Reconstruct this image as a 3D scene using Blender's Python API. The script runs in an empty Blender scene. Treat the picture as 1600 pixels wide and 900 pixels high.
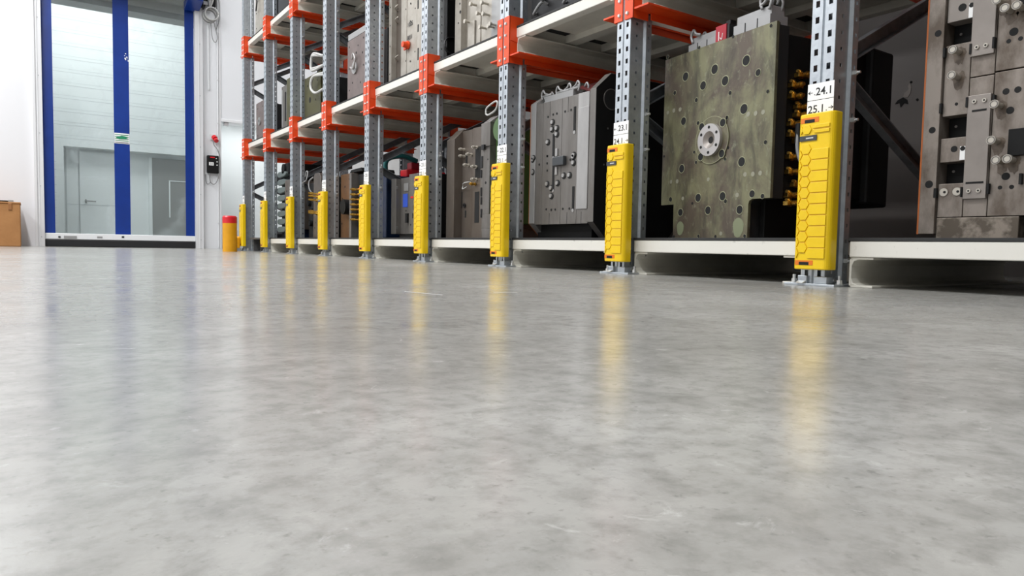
import bpy, math, random
from mathutils import Matrix, Vector
random.seed(7)
sc = bpy.context.scene
C = sc.collection

# ---------------------------------------------------------------- camera
CF, YAW, PITCH, ROLL, CH = 1096.5, 0.60186818, -0.05865096, 0.01894265, 0.10616
_f = Vector((math.sin(YAW)*math.cos(PITCH), math.cos(YAW)*math.cos(PITCH), math.sin(PITCH)))
_r = Vector((math.cos(YAW), -math.sin(YAW), 0)); _u = _r.cross(_f)
_r2 = _r*math.cos(ROLL) + _u*math.sin(ROLL)
_u2 = -_r*math.sin(ROLL) + _u*math.cos(ROLL)
CAM = Vector((0, 0, CH))
cd = bpy.data.cameras.new('camera'); cam = bpy.data.objects.new('camera', cd); C.objects.link(cam)
cam.matrix_world = Matrix(((_r2.x, _u2.x, -_f.x, 0), (_r2.y, _u2.y, -_f.y, 0), (_r2.z, _u2.z, -_f.z, CH), (0, 0, 0, 1)))
cd.sensor_width = 36; cd.lens = CF/1600*36; cd.clip_start = 0.01; cd.clip_end = 100
cd.dof.use_dof = False
sc.camera = cam

# ---------------------------------------------------------------- light
w = bpy.data.worlds.new('world'); sc.world = w; w.use_nodes = True
w.node_tree.nodes['Background'].inputs[0].default_value = (0.90, 0.95, 1.0, 1)
w.node_tree.nodes['Background'].inputs[1].default_value = 0.30
def area(name, loc, sx, sy, power, col=(1, 1, 1), rot=(0, 0, 0)):
    l = bpy.data.lights.new(name, 'AREA'); l.shape = 'RECTANGLE'; l.size = sx; l.size_y = sy
    l.energy = power; l.color = col
    o = bpy.data.objects.new(name, l); C.objects.link(o); o.location = loc; o.rotation_euler = rot
    return o
for x, p in ((-3.6, 88), (-1.0, 152)):
    for k in range(5):
        area('ceiling_lamp', (x, -0.2 + k*2.4, 5.35), 0.22, 1.9, p, (0.97, 0.985, 1.0))
area('ceiling_lamp', (3.75, 9.0, 5.35), 0.22, 1.9, 70, (0.97, 0.985, 1.0))
area('passage_fill', (1.0, 12.0, 4.1), 2.4, 0.5, 16, (0.96, 1.0, 1.0))
area('passage_fill', (1.0, 11.6, 4.0), 2.4, 0.5, 40, (0.96, 1.0, 1.0), (math.radians(40), 0, 0))  # tilted fill, added to brighten the recessed end of the passage
area('recess_fill', (2.9, 11.2, 1.95), 0.9, 0.3, 12, (0.97, 0.985, 1.0))  # unseen fill light, added to lift the recess beside the door
vs = sc.view_settings
vs.view_transform = 'Standard'; vs.look = 'None'; vs.exposure = -0.28; vs.gamma = 1; vs.use_curve_mapping = False
sc.cycles.use_denoising = True
sc.cycles.max_bounces = 8; sc.cycles.diffuse_bounces = 5; sc.cycles.glossy_bounces = 4
sc.cycles.transparent_max_bounces = 8
sc.cycles.sample_clamp_indirect = 6

# ---------------------------------------------------------------- materials
def mat(name, col, rough=0.5, metal=0.0, col2=None, scale=6.0, mix=(0.4, 0.65), bump=0.0, detail=6, rough2=None,
        stretch=None, bscale=None, spec=None):
    m = bpy.data.materials.new(name); m.use_nodes = True
    nt = m.node_tree; b = nt.nodes['Principled BSDF']
    b.inputs['Base Color'].default_value = (*col, 1); b.inputs['Roughness'].default_value = rough
    b.inputs['Metallic'].default_value = metal
    if spec is not None: b.inputs['Specular IOR Level'].default_value = spec
    if col2 or bump:
        tc = nt.nodes.new('ShaderNodeTexCoord'); mp = nt.nodes.new('ShaderNodeMapping')
        nt.links.new(tc.outputs['Object'], mp.inputs[0])
        if stretch: mp.inputs['Scale'].default_value = stretch
        n = nt.nodes.new('ShaderNodeTexNoise'); n.inputs['Scale'].default_value = scale; n.inputs['Detail'].default_value = detail
        n.inputs['Roughness'].default_value = 0.62
        nt.links.new(mp.outputs[0], n.inputs['Vector'])
        r = nt.nodes.new('ShaderNodeMapRange'); r.inputs['From Min'].default_value = mix[0]; r.inputs['From Max'].default_value = mix[1]
        nt.links.new(n.outputs['Fac'], r.inputs['Value'])
        if col2:
            mx = nt.nodes.new('ShaderNodeMix'); mx.data_type = 'RGBA'
            mx.inputs[6].default_value = (*col, 1); mx.inputs[7].default_value = (*col2, 1)
            nt.links.new(r.outputs[0], mx.inputs[0]); nt.links.new(mx.outputs[2], b.inputs['Base Color'])
        if rough2 is not None:
            r2 = nt.nodes.new('ShaderNodeMapRange'); r2.inputs['To Min'].default_value = rough; r2.inputs['To Max'].default_value = rough2
            nt.links.new(r.outputs[0], r2.inputs['Value']); nt.links.new(r2.outputs[0], b.inputs['Roughness'])
        if bump:
            n2 = nt.nodes.new('ShaderNodeTexNoise'); n2.inputs['Scale'].default_value = bscale or scale*3; n2.inputs['Detail'].default_value = 5
            nt.links.new(mp.outputs[0], n2.inputs['Vector'])
            bp = nt.nodes.new('ShaderNodeBump'); bp.inputs['Strength'].default_value = bump; bp.inputs['Distance'].default_value = 0.01
            nt.links.new(n2.outputs['Fac'], bp.inputs['Height']); nt.links.new(bp.outputs[0], b.inputs['Normal'])
    return m

M = {}
M['white'] = mat('white_wall_paint', (0.70, 0.70, 0.715), 0.6)
M['whitepanel'] = mat('white_wall_panel', (0.77, 0.78, 0.80), 0.35)
M['framewhite'] = mat('door_frame_white', (0.66, 0.66, 0.67), 0.4)
M['shade'] = mat('pale_plaster', (0.62, 0.61, 0.60), 0.5)
M['shadedwall'] = mat('shaded_plaster', (0.19, 0.17, 0.16), 0.3)  # right wall behind the near bays, with its shade put into the colour
M['recess'] = mat('pale_grey_panel', (0.80, 0.83, 0.83), 0.5)
M['siding'] = mat('sectional_panel', (0.80, 0.83, 0.83), 0.5)
M['joint'] = mat('fine_panel_joint', (0.58, 0.61, 0.62), 0.6)
M['groove'] = mat('panel_joint', (0.36, 0.39, 0.40), 0.6)
M['ceiling'] = mat('ceiling_white', (0.7, 0.7, 0.7), 0.8)
M['galv'] = mat('galvanised_steel', (0.54, 0.58, 0.61), 0.36, 0.82, (0.40, 0.43, 0.47), 26, (0.35, 0.7), rough2=0.46)
M['galvdark'] = mat('dull_steel_bar', (0.22, 0.235, 0.25), 0.5, 0.6, (0.15, 0.16, 0.17), 14)
M['bolt'] = mat('bright_zinc', (0.72, 0.72, 0.70), 0.3, 0.85)
M['orange'] = mat('orange_paint', (0.760, 0.071, 0.008), 0.4, 0, (0.684, 0.052, 0.006), 5)
M['cream'] = mat('cream_paint', (0.64, 0.62, 0.55), 0.38, 0, (0.56, 0.54, 0.48), 7, (0.45, 0.7))
M['creamscuff'] = mat('scuffed_cream_edge', (0.70, 0.68, 0.62), 0.35, 0, (0.45, 0.43, 0.38), 30, (0.62, 0.7))
M['black'] = mat('black_steel', (0.007, 0.007, 0.007), 0.6, spec=0.2)
M['maroon'] = mat('maroon_plastic', (0.10, 0.02, 0.02), 0.35)
M['blackmat'] = mat('black_rubber_mat', (0.02, 0.02, 0.02), 0.7)
M['hole'] = mat('dark_bore', (0.004, 0.004, 0.004), 0.8)
M['yellow'] = mat('yellow_plastic', (0.82, 0.555, 0.002), 0.36, 0, (0.78, 0.51, 0.002), 12, bump=0.05, bscale=260)
M['slot'] = mat('orange_clip', (0.72, 0.17, 0.006), 0.45)
M['signwhite'] = mat('white_label', (0.84, 0.84, 0.83), 0.4)
M['ink'] = mat('black_ink', (0.015, 0.015, 0.015), 0.6)
M['tag'] = mat('dark_grey_tag', (0.04, 0.045, 0.05), 0.4)
M['blue'] = mat('blue_pvc', (0.003, 0.03, 0.215), 0.32, 0, (0.004, 0.036, 0.25), 3)
M['alu'] = mat('white_aluminium', (0.78, 0.79, 0.80), 0.3)
M['rubber'] = mat('black_rubber', (0.012, 0.012, 0.014), 0.45)
M['silver'] = mat('silver_lintel', (0.42, 0.41, 0.38), 0.45, 0.3)
M['silverd'] = mat('grey_lintel', (0.25, 0.25, 0.24), 0.5)
M['green'] = mat('green_print', (0.01, 0.22, 0.10), 0.5)
M['red'] = mat('red_plastic', (0.62, 0.012, 0.02), 0.35)
M['amber'] = mat('amber_paint', (0.72, 0.33, 0.004), 0.35, 0, (0.64, 0.29, 0.004), 9)
M['card'] = mat('cardboard', (0.40, 0.19, 0.065), 0.75, 0, (0.34, 0.155, 0.05), 5)
M['cardtape'] = mat('brown_tape', (0.30, 0.13, 0.045), 0.4)
M['cable'] = mat('grey_cable', (0.22, 0.22, 0.22), 0.5)
M['cablel'] = mat('pale_grey_cable', (0.5, 0.5, 0.48), 0.45)
M['brass'] = mat('brass', (0.62, 0.38, 0.08), 0.3, 0.95, (0.36, 0.20, 0.05), 40)
M['olive'] = None
M['oliverim'] = mat('olive_rim', (0.30, 0.30, 0.19), 0.4, 0.4)
M['spot'] = mat('pale_spot', (0.27, 0.265, 0.20), 0.5, 0.3)
M['greenspot'] = mat('pale_green_stain', (0.20, 0.22, 0.13), 0.5, 0.2)
M['steel'] = mat('ground_steel', (0.201, 0.189, 0.177), 0.38, 0.6, (0.148, 0.136, 0.124), 13, (0.36, 0.64), stretch=(1, 1, 0.25), rough2=0.5, bump=0.03)
M['steelw'] = mat('warm_ground_steel', (0.168, 0.143, 0.122), 0.4, 0.5, (0.133, 0.107, 0.087), 11, (0.36, 0.64), stretch=(1, 1, 0.3))
M['steell'] = mat('bright_ground_steel', (0.410, 0.402, 0.394), 0.35, 0.6, (0.344, 0.336, 0.328), 14, stretch=(1, 1, 0.3))
M['steeld'] = mat('dark_steel', (0.03, 0.03, 0.031), 0.45, 0.4, spec=0.3)
M['oilsteel'] = mat('oil_stained_steel', (0.26, 0.225, 0.195), 0.4, 0.35, (0.11, 0.085, 0.065), 12, (0.44, 0.66), detail=10, stretch=(1, 1, 0.5), bump=0.05)
M['oil'] = mat('brown_oil_stain', (0.07, 0.05, 0.035), 0.4, 0.2, (0.13, 0.10, 0.075), 40, (0.4, 0.6))
M['cover'] = mat('pinkish_steel_cover', (0.275, 0.245, 0.221), 0.4, 0.4, (0.238, 0.211, 0.191), 9)
M['mottle'] = mat('mottled_base_steel', (0.10, 0.08, 0.06), 0.45, 0.3, (0.26, 0.22, 0.18), 22, (0.46, 0.6), detail=8)
M['pin'] = mat('pin_steel', (0.493, 0.459, 0.399), 0.3, 0.5)
M['ring'] = mat('locating_ring_steel', (0.46, 0.44, 0.43), 0.3, 0.6)
M['insul'] = mat('orange_insulation', (0.42, 0.11, 0.02), 0.6)
M['beige'] = mat('beige_steel', (0.408, 0.378, 0.332), 0.45, 0.3, (0.340, 0.310, 0.264), 14)
M['mauve'] = mat('mauve_steel', (0.191, 0.150, 0.140), 0.45, 0.3, (0.153, 0.118, 0.111), 8)
M['brown'] = mat('rust_brown_steel', (0.178, 0.085, 0.030), 0.5, 0.2, (0.119, 0.055, 0.021), 5)
M['brownplate'] = mat('dark_brown_steel', (0.12, 0.10, 0.085), 0.4, 0.4, (0.085, 0.07, 0.06), 12)
M['olived'] = mat('dark_olive_steel', (0.078, 0.072, 0.021), 0.45, 0.3, (0.054, 0.048, 0.018), 5)
M['navy'] = mat('navy_paint', (0.004, 0.016, 0.05), 0.4)
M['teal'] = mat('teal_hose', (0.01, 0.12, 0.12), 0.4)
M['greenp'] = mat('green_paint', (0.06, 0.12, 0.035), 0.4)
M['blueplate'] = mat('blue_label', (0.03, 0.08, 0.45), 0.4)
M['plugbox'] = mat('grey_connector', (0.320, 0.320, 0.320), 0.4, 0.2)
M['redlabel'] = mat('red_label', (0.36, 0.01, 0.025), 0.4)
M['ribs'] = mat('grey_green_rib', (0.107, 0.132, 0.126), 0.4)
M['beam_dark'] = mat('dark_trestle', (0.10, 0.10, 0.10), 0.5, 0.4)

def stained():
    m = bpy.data.materials.new('olive_stained_steel'); m.use_nodes = True; nt = m.node_tree; b = nt.nodes['Principled BSDF']
    N, K = nt.nodes.new, nt.links.new; tc = N('ShaderNodeTexCoord')
    def nz(sc_, det, st=(1, 1, 1)):
        mp = N('ShaderNodeMapping'); mp.inputs['Scale'].default_value = st; K(tc.outputs['Object'], mp.inputs[0])
        n = N('ShaderNodeTexNoise'); n.inputs['Scale'].default_value = sc_; n.inputs['Detail'].default_value = det; n.inputs['Roughness'].default_value = 0.65
        n.inputs['Distortion'].default_value = 0.5; K(mp.outputs[0], n.inputs['Vector']); return n
    def mx(n, a, c, c1, c2, top=1.0):
        r = N('ShaderNodeMapRange'); r.inputs['From Min'].default_value = a; r.inputs['From Max'].default_value = c; r.inputs['To Max'].default_value = top
        K(n.outputs['Fac'], r.inputs['Value']); x = N('ShaderNodeMix'); x.data_type = 'RGBA'; K(r.outputs[0], x.inputs[0])
        for i, q in ((6, c1), (7, c2)):
            if isinstance(q, tuple): x.inputs[i].default_value = (*q, 1)
            else: K(q.outputs[2], x.inputs[i])
        return x
    a = mx(nz(5.5, 9, (1, 1, 0.75)), 0.40, 0.60, (0.19, 0.185, 0.105), (0.095, 0.074, 0.055))
    c = mx(nz(16, 10, (1, 1, 0.28)), 0.48, 0.68, a, (0.045, 0.04, 0.03), 0.8)
    d = mx(nz(40, 9, (1, 1, 0.7)), 0.58, 0.72, c, (0.27, 0.28, 0.19), 0.7)
    K(d.outputs[2], b.inputs['Base Color']); b.inputs['Metallic'].default_value = 0.3; b.inputs['Roughness'].default_value = 0.38
    return m
M['olive'] = stained()
# clear pvc
def clear(name, col, mixv, rough):
    m = bpy.data.materials.new(name); m.use_nodes = True; nt = m.node_tree; nt.nodes.clear()
    out = nt.nodes.new('ShaderNodeOutputMaterial'); mx = nt.nodes.new('ShaderNodeMixShader')
    t = nt.nodes.new('ShaderNodeBsdfTransparent'); t.inputs[0].default_value = (*col, 1)
    b = nt.nodes.new('ShaderNodeBsdfPrincipled'); b.inputs['Base Color'].default_value = (0.75, 0.85, 0.88, 1); b.inputs['Roughness'].default_value = rough
    n = nt.nodes.new('ShaderNodeTexNoise'); n.inputs['Scale'].default_value = 2.2; n.inputs['Detail'].default_value = 8; n.inputs['Distortion'].default_value = 1.5
    tc = nt.nodes.new('ShaderNodeTexCoord'); nt.links.new(tc.outputs['Object'], n.inputs['Vector'])
    r = nt.nodes.new('ShaderNodeMapRange'); r.inputs['From Min'].default_value = 0.5; r.inputs['From Max'].default_value = 0.75
    r.inputs['To Min'].default_value = mixv; r.inputs['To Max'].default_value = mixv + 0.16
    nt.links.new(n.outputs['Fac'], r.inputs['Value']); nt.links.new(r.outputs[0], mx.inputs[0])
    nt.links.new(t.outputs[0], mx.inputs[1]); nt.links.new(b.outputs[0], mx.inputs[2]); nt.links.new(mx.outputs[0], out.inputs[0])
    return m
M['pvc'] = clear('clear_pvc', (0.95, 0.985, 0.985), 0.08, 0.15)

# concrete floor
def floor_mat():  # mottled power-floated concrete
    m = bpy.data.materials.new('polished_concrete'); m.use_nodes = True; nt = m.node_tree; b = nt.nodes['Principled BSDF']
    N, L = nt.nodes.new, nt.links.new
    tc = N('ShaderNodeTexCoord')
    def noise(s, d, rg=0.6, dist=0.0):
        n = N('ShaderNodeTexNoise'); n.inputs['Scale'].default_value = s; n.inputs['Detail'].default_value = d
        n.inputs['Roughness'].default_value = rg; n.inputs['Distortion'].default_value = dist
        L(tc.outputs['Object'], n.inputs['Vector']); return n
    def ramp(n, a, c, x, y):
        r = N('ShaderNodeMapRange'); r.inputs['From Min'].default_value = a; r.inputs['From Max'].default_value = c
        r.inputs['To Min'].default_value = x; r.inputs['To Max'].default_value = y; L(n.outputs['Fac'], r.inputs['Value']); return r
    def mix(fac, c1, c2):
        x = N('ShaderNodeMix'); x.data_type = 'RGBA'; L(fac.outputs[0], x.inputs[0])
        for i, cc in ((6, c1), (7, c2)):
            if isinstance(cc, tuple): x.inputs[i].default_value = (*cc, 1)
            else: L(cc.outputs[2], x.inputs[i])
        return x
    n0 = noise(1.1, 6, 0.6, 0.8); n1 = noise(4.5, 7, 0.65, 0.7); n2 = noise(15, 8, 0.7, 0.3); n3 = noise(150, 3); n4 = noise(34, 5, 0.7, 0.8); n5 = noise(60, 5, 0.65)
    z_ = mix(ramp(n0, 0.38, 0.62, 0, 1), (0.45, 0.442, 0.418), (0.345, 0.335, 0.31))
    a = mix(ramp(n1, 0.42, 0.72, 0, 0.75), z_, (0.235, 0.228, 0.21))
    c = mix(ramp(n2, 0.44, 0.72, 0, 0.5), a, (0.185, 0.18, 0.165))
    c = mix(ramp(n5, 0.46, 0.74, 0, 0.5), c, (0.17, 0.165, 0.15))
    d = mix(ramp(n3, 0.60, 0.78, 0, 0.5), c, (0.13, 0.125, 0.115))
    e = mix(ramp(n4, 0.62, 0.74, 0, 0.65), d, (0.58, 0.57, 0.545))
    L(e.outputs[2], b.inputs['Base Color'])
    L(ramp(n1, 0.35, 0.7, 0.16, 0.27).outputs[0], b.inputs['Roughness'])
    b.inputs['Specular IOR Level'].default_value = 0.5
    bp = N('ShaderNodeBump'); bp.inputs['Strength'].default_value = 0.03; bp.inputs['Distance'].default_value = 0.01
    L(n2.outputs['Fac'], bp.inputs['Height']); L(bp.outputs[0], b.inputs['Normal'])
    return m
M['floor'] = floor_mat()

# ---------------------------------------------------------------- mesh helpers
class MB:
    def __init__(s, mtx=None): s.v = []; s.f = []; s.m = []; s.mats = []; s.mtx = mtx; s.sm = []
    def mi(s, name):
        if name not in s.mats: s.mats.append(name)
        return s.mats.index(name)
    def add(s, vs, fs, m, smooth=False):
        k = len(s.v); i = s.mi(m)
        s.v += [tuple(s.mtx @ Vector(p)) if s.mtx else tuple(p) for p in vs]
        for f in fs: s.f.append([k+j for j in f]); s.m.append(i); s.sm.append(smooth)
        return s
    def box(s, a, b, m):
        x0, x1 = sorted((a[0], b[0])); y0, y1 = sorted((a[1], b[1])); z0, z1 = sorted((a[2], b[2]))
        vs = [(x0,y0,z0),(x1,y0,z0),(x1,y1,z0),(x0,y1,z0),(x0,y0,z1),(x1,y0,z1),(x1,y1,z1),(x0,y1,z1)]
        return s.add(vs, [(0,3,2,1),(4,5,6,7),(0,1,5,4),(1,2,6,5),(2,3,7,6),(3,0,4,7)], m)
    def prism(s, poly, axis, t0, t1, m):
        # poly in the two axes other than `axis` (order x,y / x,z / y,z)
        def P(a, b, t):
            return {'x': (t, a, b), 'y': (a, t, b), 'z': (a, b, t)}[axis]
        n = len(poly); vs = [P(a, b, t0) for a, b in poly] + [P(a, b, t1) for a, b in poly]
        ar = sum(poly[i][0]*poly[(i+1) % n][1]-poly[(i+1) % n][0]*poly[i][1] for i in range(n))
        flip = (ar > 0) ^ (axis == 'y') ^ (t1 < t0)
        fs = [list(range(n))[::-1], list(range(n, 2*n))] + [(i, (i+1) % n, (i+1) % n + n, i+n) for i in range(n)]
        if not flip: fs = [list(f)[::-1] for f in fs]
        return s.add(vs, fs, m)
    def cyl(s, c, axis, r, h, m, seg=16, r2=None, smooth=True):
        r2 = r if r2 is None else r2
        c = Vector(c); ax = Vector(axis).normalized()
        p = ax.orthogonal().normalized(); q = ax.cross(p)
        a = [c + (p*math.cos(t)+q*math.sin(t))*r for t in [2*math.pi*i/seg for i in range(seg)]]
        b = [c + ax*h + (p*math.cos(t)+q*math.sin(t))*r2 for t in [2*math.pi*i/seg for i in range(seg)]]
        s.add(a+b, [(i, (i+1) % seg, (i+1) % seg+seg, i+seg) for i in range(seg)], m, smooth)
        s.add(a, [list(range(seg))[::-1]], m); return s.add(b, [list(range(seg))], m)
    def ringd(s, c, axis, r0, r1, h, m, seg=20):
        # annulus with outer wall, standing h proud
        c = Vector(c); ax = Vector(axis).normalized(); p = ax.orthogonal().normalized(); q = ax.cross(p)
        T = [2*math.pi*i/seg for i in range(seg)]
        ci = lambda r, d: [c + ax*d + (p*math.cos(t)+q*math.sin(t))*r for t in T]
        vs = ci(r1, 0) + ci(r1, h) + ci(r0, h) + ci(r0, 0)
        fs = []
        for k in range(3): fs += [(k*seg+i, k*seg+(i+1) % seg, (k+1)*seg+(i+1) % seg, (k+1)*seg+i) for i in range(seg)]
        return s.add(vs, fs, m, False)
    def tube(s, pts, r, m, seg=8):
        pts = [Vector(p) for p in pts]; rings = []; up = None
        if 3 <= len(pts) <= 12:
            q = [pts[0]*2-pts[1]] + pts + [pts[-1]*2-pts[-2]]; out = []
            for i in range(1, len(q)-2):
                for k in range(5):
                    t = k/5; a, b, c, d = q[i-1:i+3]
                    out.append(0.5*((2*b) + (c-a)*t + (2*a-5*b+4*c-d)*t*t + (3*b-a-3*c+d)*t**3))
            pts = out + [pts[-1]]
        for i, p in enumerate(pts):
            d = (pts[min(i+1, len(pts)-1)] - pts[max(i-1, 0)]).normalized()
            if up is None: up = d.orthogonal().normalized()
            else: up = (up - d*up.dot(d)).normalized()
            q = d.cross(up); rings.append([p + (up*math.cos(2*math.pi*k/seg)+q*math.sin(2*math.pi*k/seg))*r for k in range(seg)])
        vs = [x for rr in rings for x in rr]; fs = []
        for i in range(len(pts)-1):
            for k in range(seg): fs.append((i*seg+k, i*seg+(k+1) % seg, (i+1)*seg+(k+1) % seg, (i+1)*seg+k))
        fs.append(list(range(seg))[::-1]); fs.append(list(range((len(pts)-1)*seg, len(pts)*seg)))
        return s.add(vs, fs, m, True)
    def bar(s, a, b, wdt, hgt, m, up=(0, 0, 1)):
        a = Vector(a); b = Vector(b); d = (b-a).normalized(); sd = d.cross(Vector(up)).normalized(); u = sd.cross(d)
        vs = []
        for p in (a, b):
            for i, j in ((-1, -1), (1, -1), (1, 1), (-1, 1)): vs.append(p + sd*(i*wdt/2) + u*(j*hgt/2))
        return s.add(vs, [(0,1,2,3),(7,6,5,4),(0,4,5,1),(1,5,6,2),(2,6,7,3),(3,7,4,0)], m)
    def build(s, name, parent=None, bevel=0.0, seg=2, solid=0.0, props=None):
        me = bpy.data.meshes.new(name)
        off = Vector(parent_world(parent)) if parent else Vector((0, 0, 0))
        me.from_pydata([tuple(Vector(p)-off) for p in s.v], [], s.f)
        for n in s.mats: me.materials.append(M[n])
        for p, i, sm in zip(me.polygons, s.m, s.sm): p.material_index = i; p.use_smooth = sm
        me.update()
        o = bpy.data.objects.new(name, me); C.objects.link(o)
        if parent: o.parent = parent
        if solid:
            k = o.modifiers.new('sheet', 'SOLIDIFY'); k.thickness = solid; k.offset = 0
        if bevel:
            k = o.modifiers.new('edge', 'BEVEL'); k.width = bevel; k.segments = seg; k.limit_method = 'ANGLE'; k.angle_limit = 0.6
            k.harden_normals = False
        for a, b in (props or {}).items(): o[a] = b
        return o
def parent_world(o):
    p = Vector((0, 0, 0))
    while o: p += o.location; o = o.parent
    return p
def thing(name, loc, label, cat, group=None):
    o = bpy.data.objects.new(name, None); C.objects.link(o); o.location = loc; o.empty_display_size = 0.1
    return tag(o, label, cat, group)
def tag(o, label, cat, group=None):
    o['label'] = label; o['category'] = cat; o['kind'] = 'thing'
    if group: o['group'] = group
    return o
def struct(o): o['kind'] = 'structure'; return o
def dup(root, loc, label=None, group=None):
    r = root.copy(); C.objects.link(r); r.location = loc
    if label: r['label'] = label
    if group: r['group'] = group
    for ch in list(root.children):
        c = ch.copy(); C.objects.link(c); c.parent = r
        for g in ch.children:
            d = g.copy(); C.objects.link(d); d.parent = c
    return r
def text(body, size, matrix, m, parent, name, align='LEFT'):
    cu = bpy.data.curves.new(name, 'FONT'); cu.body = body; cu.size = size; cu.extrude = 0.0002; cu.align_x = align; cu.offset = size*0.012
    t = bpy.data.objects.new(name, cu); C.objects.link(t)
    dg = bpy.context.evaluated_depsgraph_get(); me = bpy.data.meshes.new_from_object(t.evaluated_get(dg))
    C.objects.unlink(t); bpy.data.objects.remove(t)
    me.transform(Matrix.Translation(-parent_world(parent)) @ matrix)
    me.materials.clear(); me.materials.append(M[m])
    o = bpy.data.objects.new(name, me); C.objects.link(o); o.parent = parent; return o

# aisle-facing frame: u runs away from the far edge toward the camera end, d goes into the rack, z up
class Frame:
    def __init__(s, x, y, ang=0.0, k=1.0, kz=None, z0=0.154):
        kz = kz or k; s.k, s.kz, s.z0 = k, kz, z0       # k, kz: size of the mould against its drawn size; z0: the deck it stands on
        a = math.radians(ang); s.o = Vector((x, y, 0)); s.U = Vector((-math.sin(a), -math.cos(a), 0)); s.D = Vector((math.cos(a), -math.sin(a), 0))
        s.m = Matrix(((s.U.x*k, s.D.x*k, 0, x), (s.U.y*k, s.D.y*k, 0, y), (0, 0, kz, z0*(1-kz)), (0, 0, 0, 1)))
    def at(s, px, py, d=0.0):
        ray = _f + _r2*((px-800)/CF) - _u2*((py-450)/CF)
        t = ((s.o + s.D*(d*s.k)) - CAM).dot(s.D)/ray.dot(s.D)
        p = CAM + ray*t - s.o
        return p.dot(s.U)/s.k, s.z0 + (p.z-s.z0)/s.kz
    def rect(s, x0, y0, x1, y1, d=0.0):
        ym, xm = (y0+y1)/2, (x0+x1)/2
        return s.at(x0, ym, d)[0], s.at(x1, ym, d)[0], s.at(xm, y1, d)[1], s.at(xm, y0, d)[1]
def hole(mb, u, z, r, rim=None, d=0.0):
    if rim: mb.ringd((u, d, z), (0, -1, 0), r, r*1.17, 0.0012, rim, 20)
    mb.cyl((u, d+0.0005, z), (0, -1, 0), r, 0.0011, 'hole', 14, smooth=False)

# ---------------------------------------------------------------- room shell
YW = 10.6
struct(MB().box((-6.2, -6, -0.2), (4.4, 14, 0), 'floor').build('floor'))
struct(MB().box((-6.2, -6, 5.5), (4.4, 14, 5.6), 'ceiling').build('ceiling'))
struct(MB().box((-6.4, -6, 0), (-6.2, YW, 5.5), 'white').build('wall_left'))
struct(MB().box((-6.4, -6.2, 0), (4.4, -6, 5.5), 'silverd').build('wall_front'))
struct(MB().box((4.2, -6, 0), (4.4, 5.2, 5.5), 'shadedwall').box((4.2, 5.2, 0), (4.4, YW, 5.5), 'shade').build('wall_right'))
DX0, DX1, DZ = 0.155, 1.905, 3.5
wb = MB()
wb.box((-6.2, YW, 0), (DX0-0.10, YW+0.25, 5.5), 'white')
wb.box((DX0-0.10, YW, DZ), (DX1+0.08, YW+0.25, 5.5), 'white')
wb.box((DX1+0.08, YW, 0), (2.25, YW+0.25, 5.5), 'whitepanel')
wb.box((2.25, YW, 1.79), (3.7, YW+0.25, 5.5), 'whitepanel')
wb.box((3.7, YW, 0), (4.2, YW+0.25, 5.5), 'whitepanel')
struct(wb.build('wall_back'))
rc = MB(); rc.box((2.05, YW+1.2, 0), (3.9, YW+1.3, 2.4), 'recess'); rc.box((2.15, YW+0.25, 0), (2.25, YW+1.2, 2.4), 'recess')
rc.box((3.7, YW+0.25, 0), (3.8, YW+1.2, 2.4), 'recess'); rc.box((2.15, YW+0.25, 2.0), (3.8, YW+1.3, 2.1), 'recess')
struct(rc.build('wall_recess'))
# trims beside the door: corner bead, low skirting strip
struct(MB().box((2.222, YW-0.012, 0), (2.25, YW, 5.4), 'framewhite').build('trim_1', bevel=0.003))
struct(MB().prism([(2.25, 1.79), (3.7, 1.79), (3.7, 1.83), (2.25, 1.83)], 'y', YW-0.015, YW, 'alu').build('trim_2', bevel=0.004))
struct(MB().box((2.30, YW+0.02, 1.745), (2.36, YW+0.10, 1.79), 'framewhite').build('trim_3', bevel=0.004))

# passage behind the door
pw = MB(); YB = 13.2
pw.box((-0.6, YB, 1.56), (3.2, YB+0.1, 4.2), 'siding')
pw.box((-0.6, YB, 0), (0.42, YB+0.1, 1.56), 'siding')
pw.box((0.42, YB+0.25, 0), (3.2, YB+0.35, 1.6), 'recess')
pw.box((0.42, YB+0.1, 1.56), (3.2, YB+0.35, 1.6), 'siding')
pw.box((0.42, YB, 0), (0.46, YB+0.25, 1.56), 'siding')
z = 1.68
while z < 4.1:
    pw.box((-0.6, YB-0.002, z), (3.2, YB, z+0.006), 'joint'); pw.box((-0.6, YB-0.002, z+0.05), (3.2, YB, z+0.053), 'joint')
    z += 0.205
z = 0.1
while z < 1.5:
    pw.box((0.22, YB-0.002, z), (0.36, YB, z+0.005), 'joint'); z += 0.12
struct(pw.build('wall_passage'))
ps = MB(); ps.box((-0.7, YW+0.25, 0), (-0.6, YB+0.3, 4.2), 'siding'); ps.box((3.2, YW+1.5, 0), (3.3, YB+0.3, 4.2), 'siding'); ps.box((-0.7, YW+0.25, 4.2), (3.3, YB+0.4, 4.3), 'siding')
struct(ps.build('wall_passage_side'))
li = MB(); li.box((-0.1, 11.2, 3.26), (2.2, 11.5, 3.36), 'silverd'); li.box((-0.1, 11.18, 3.34), (2.2, 11.5, 3.75), 'silver')
li.cyl((-0.1, 11.25, 3.60), (1, 0, 0), 0.17, 2.3, 'silver', 24)
struct(li.build('trim_4'))
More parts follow.
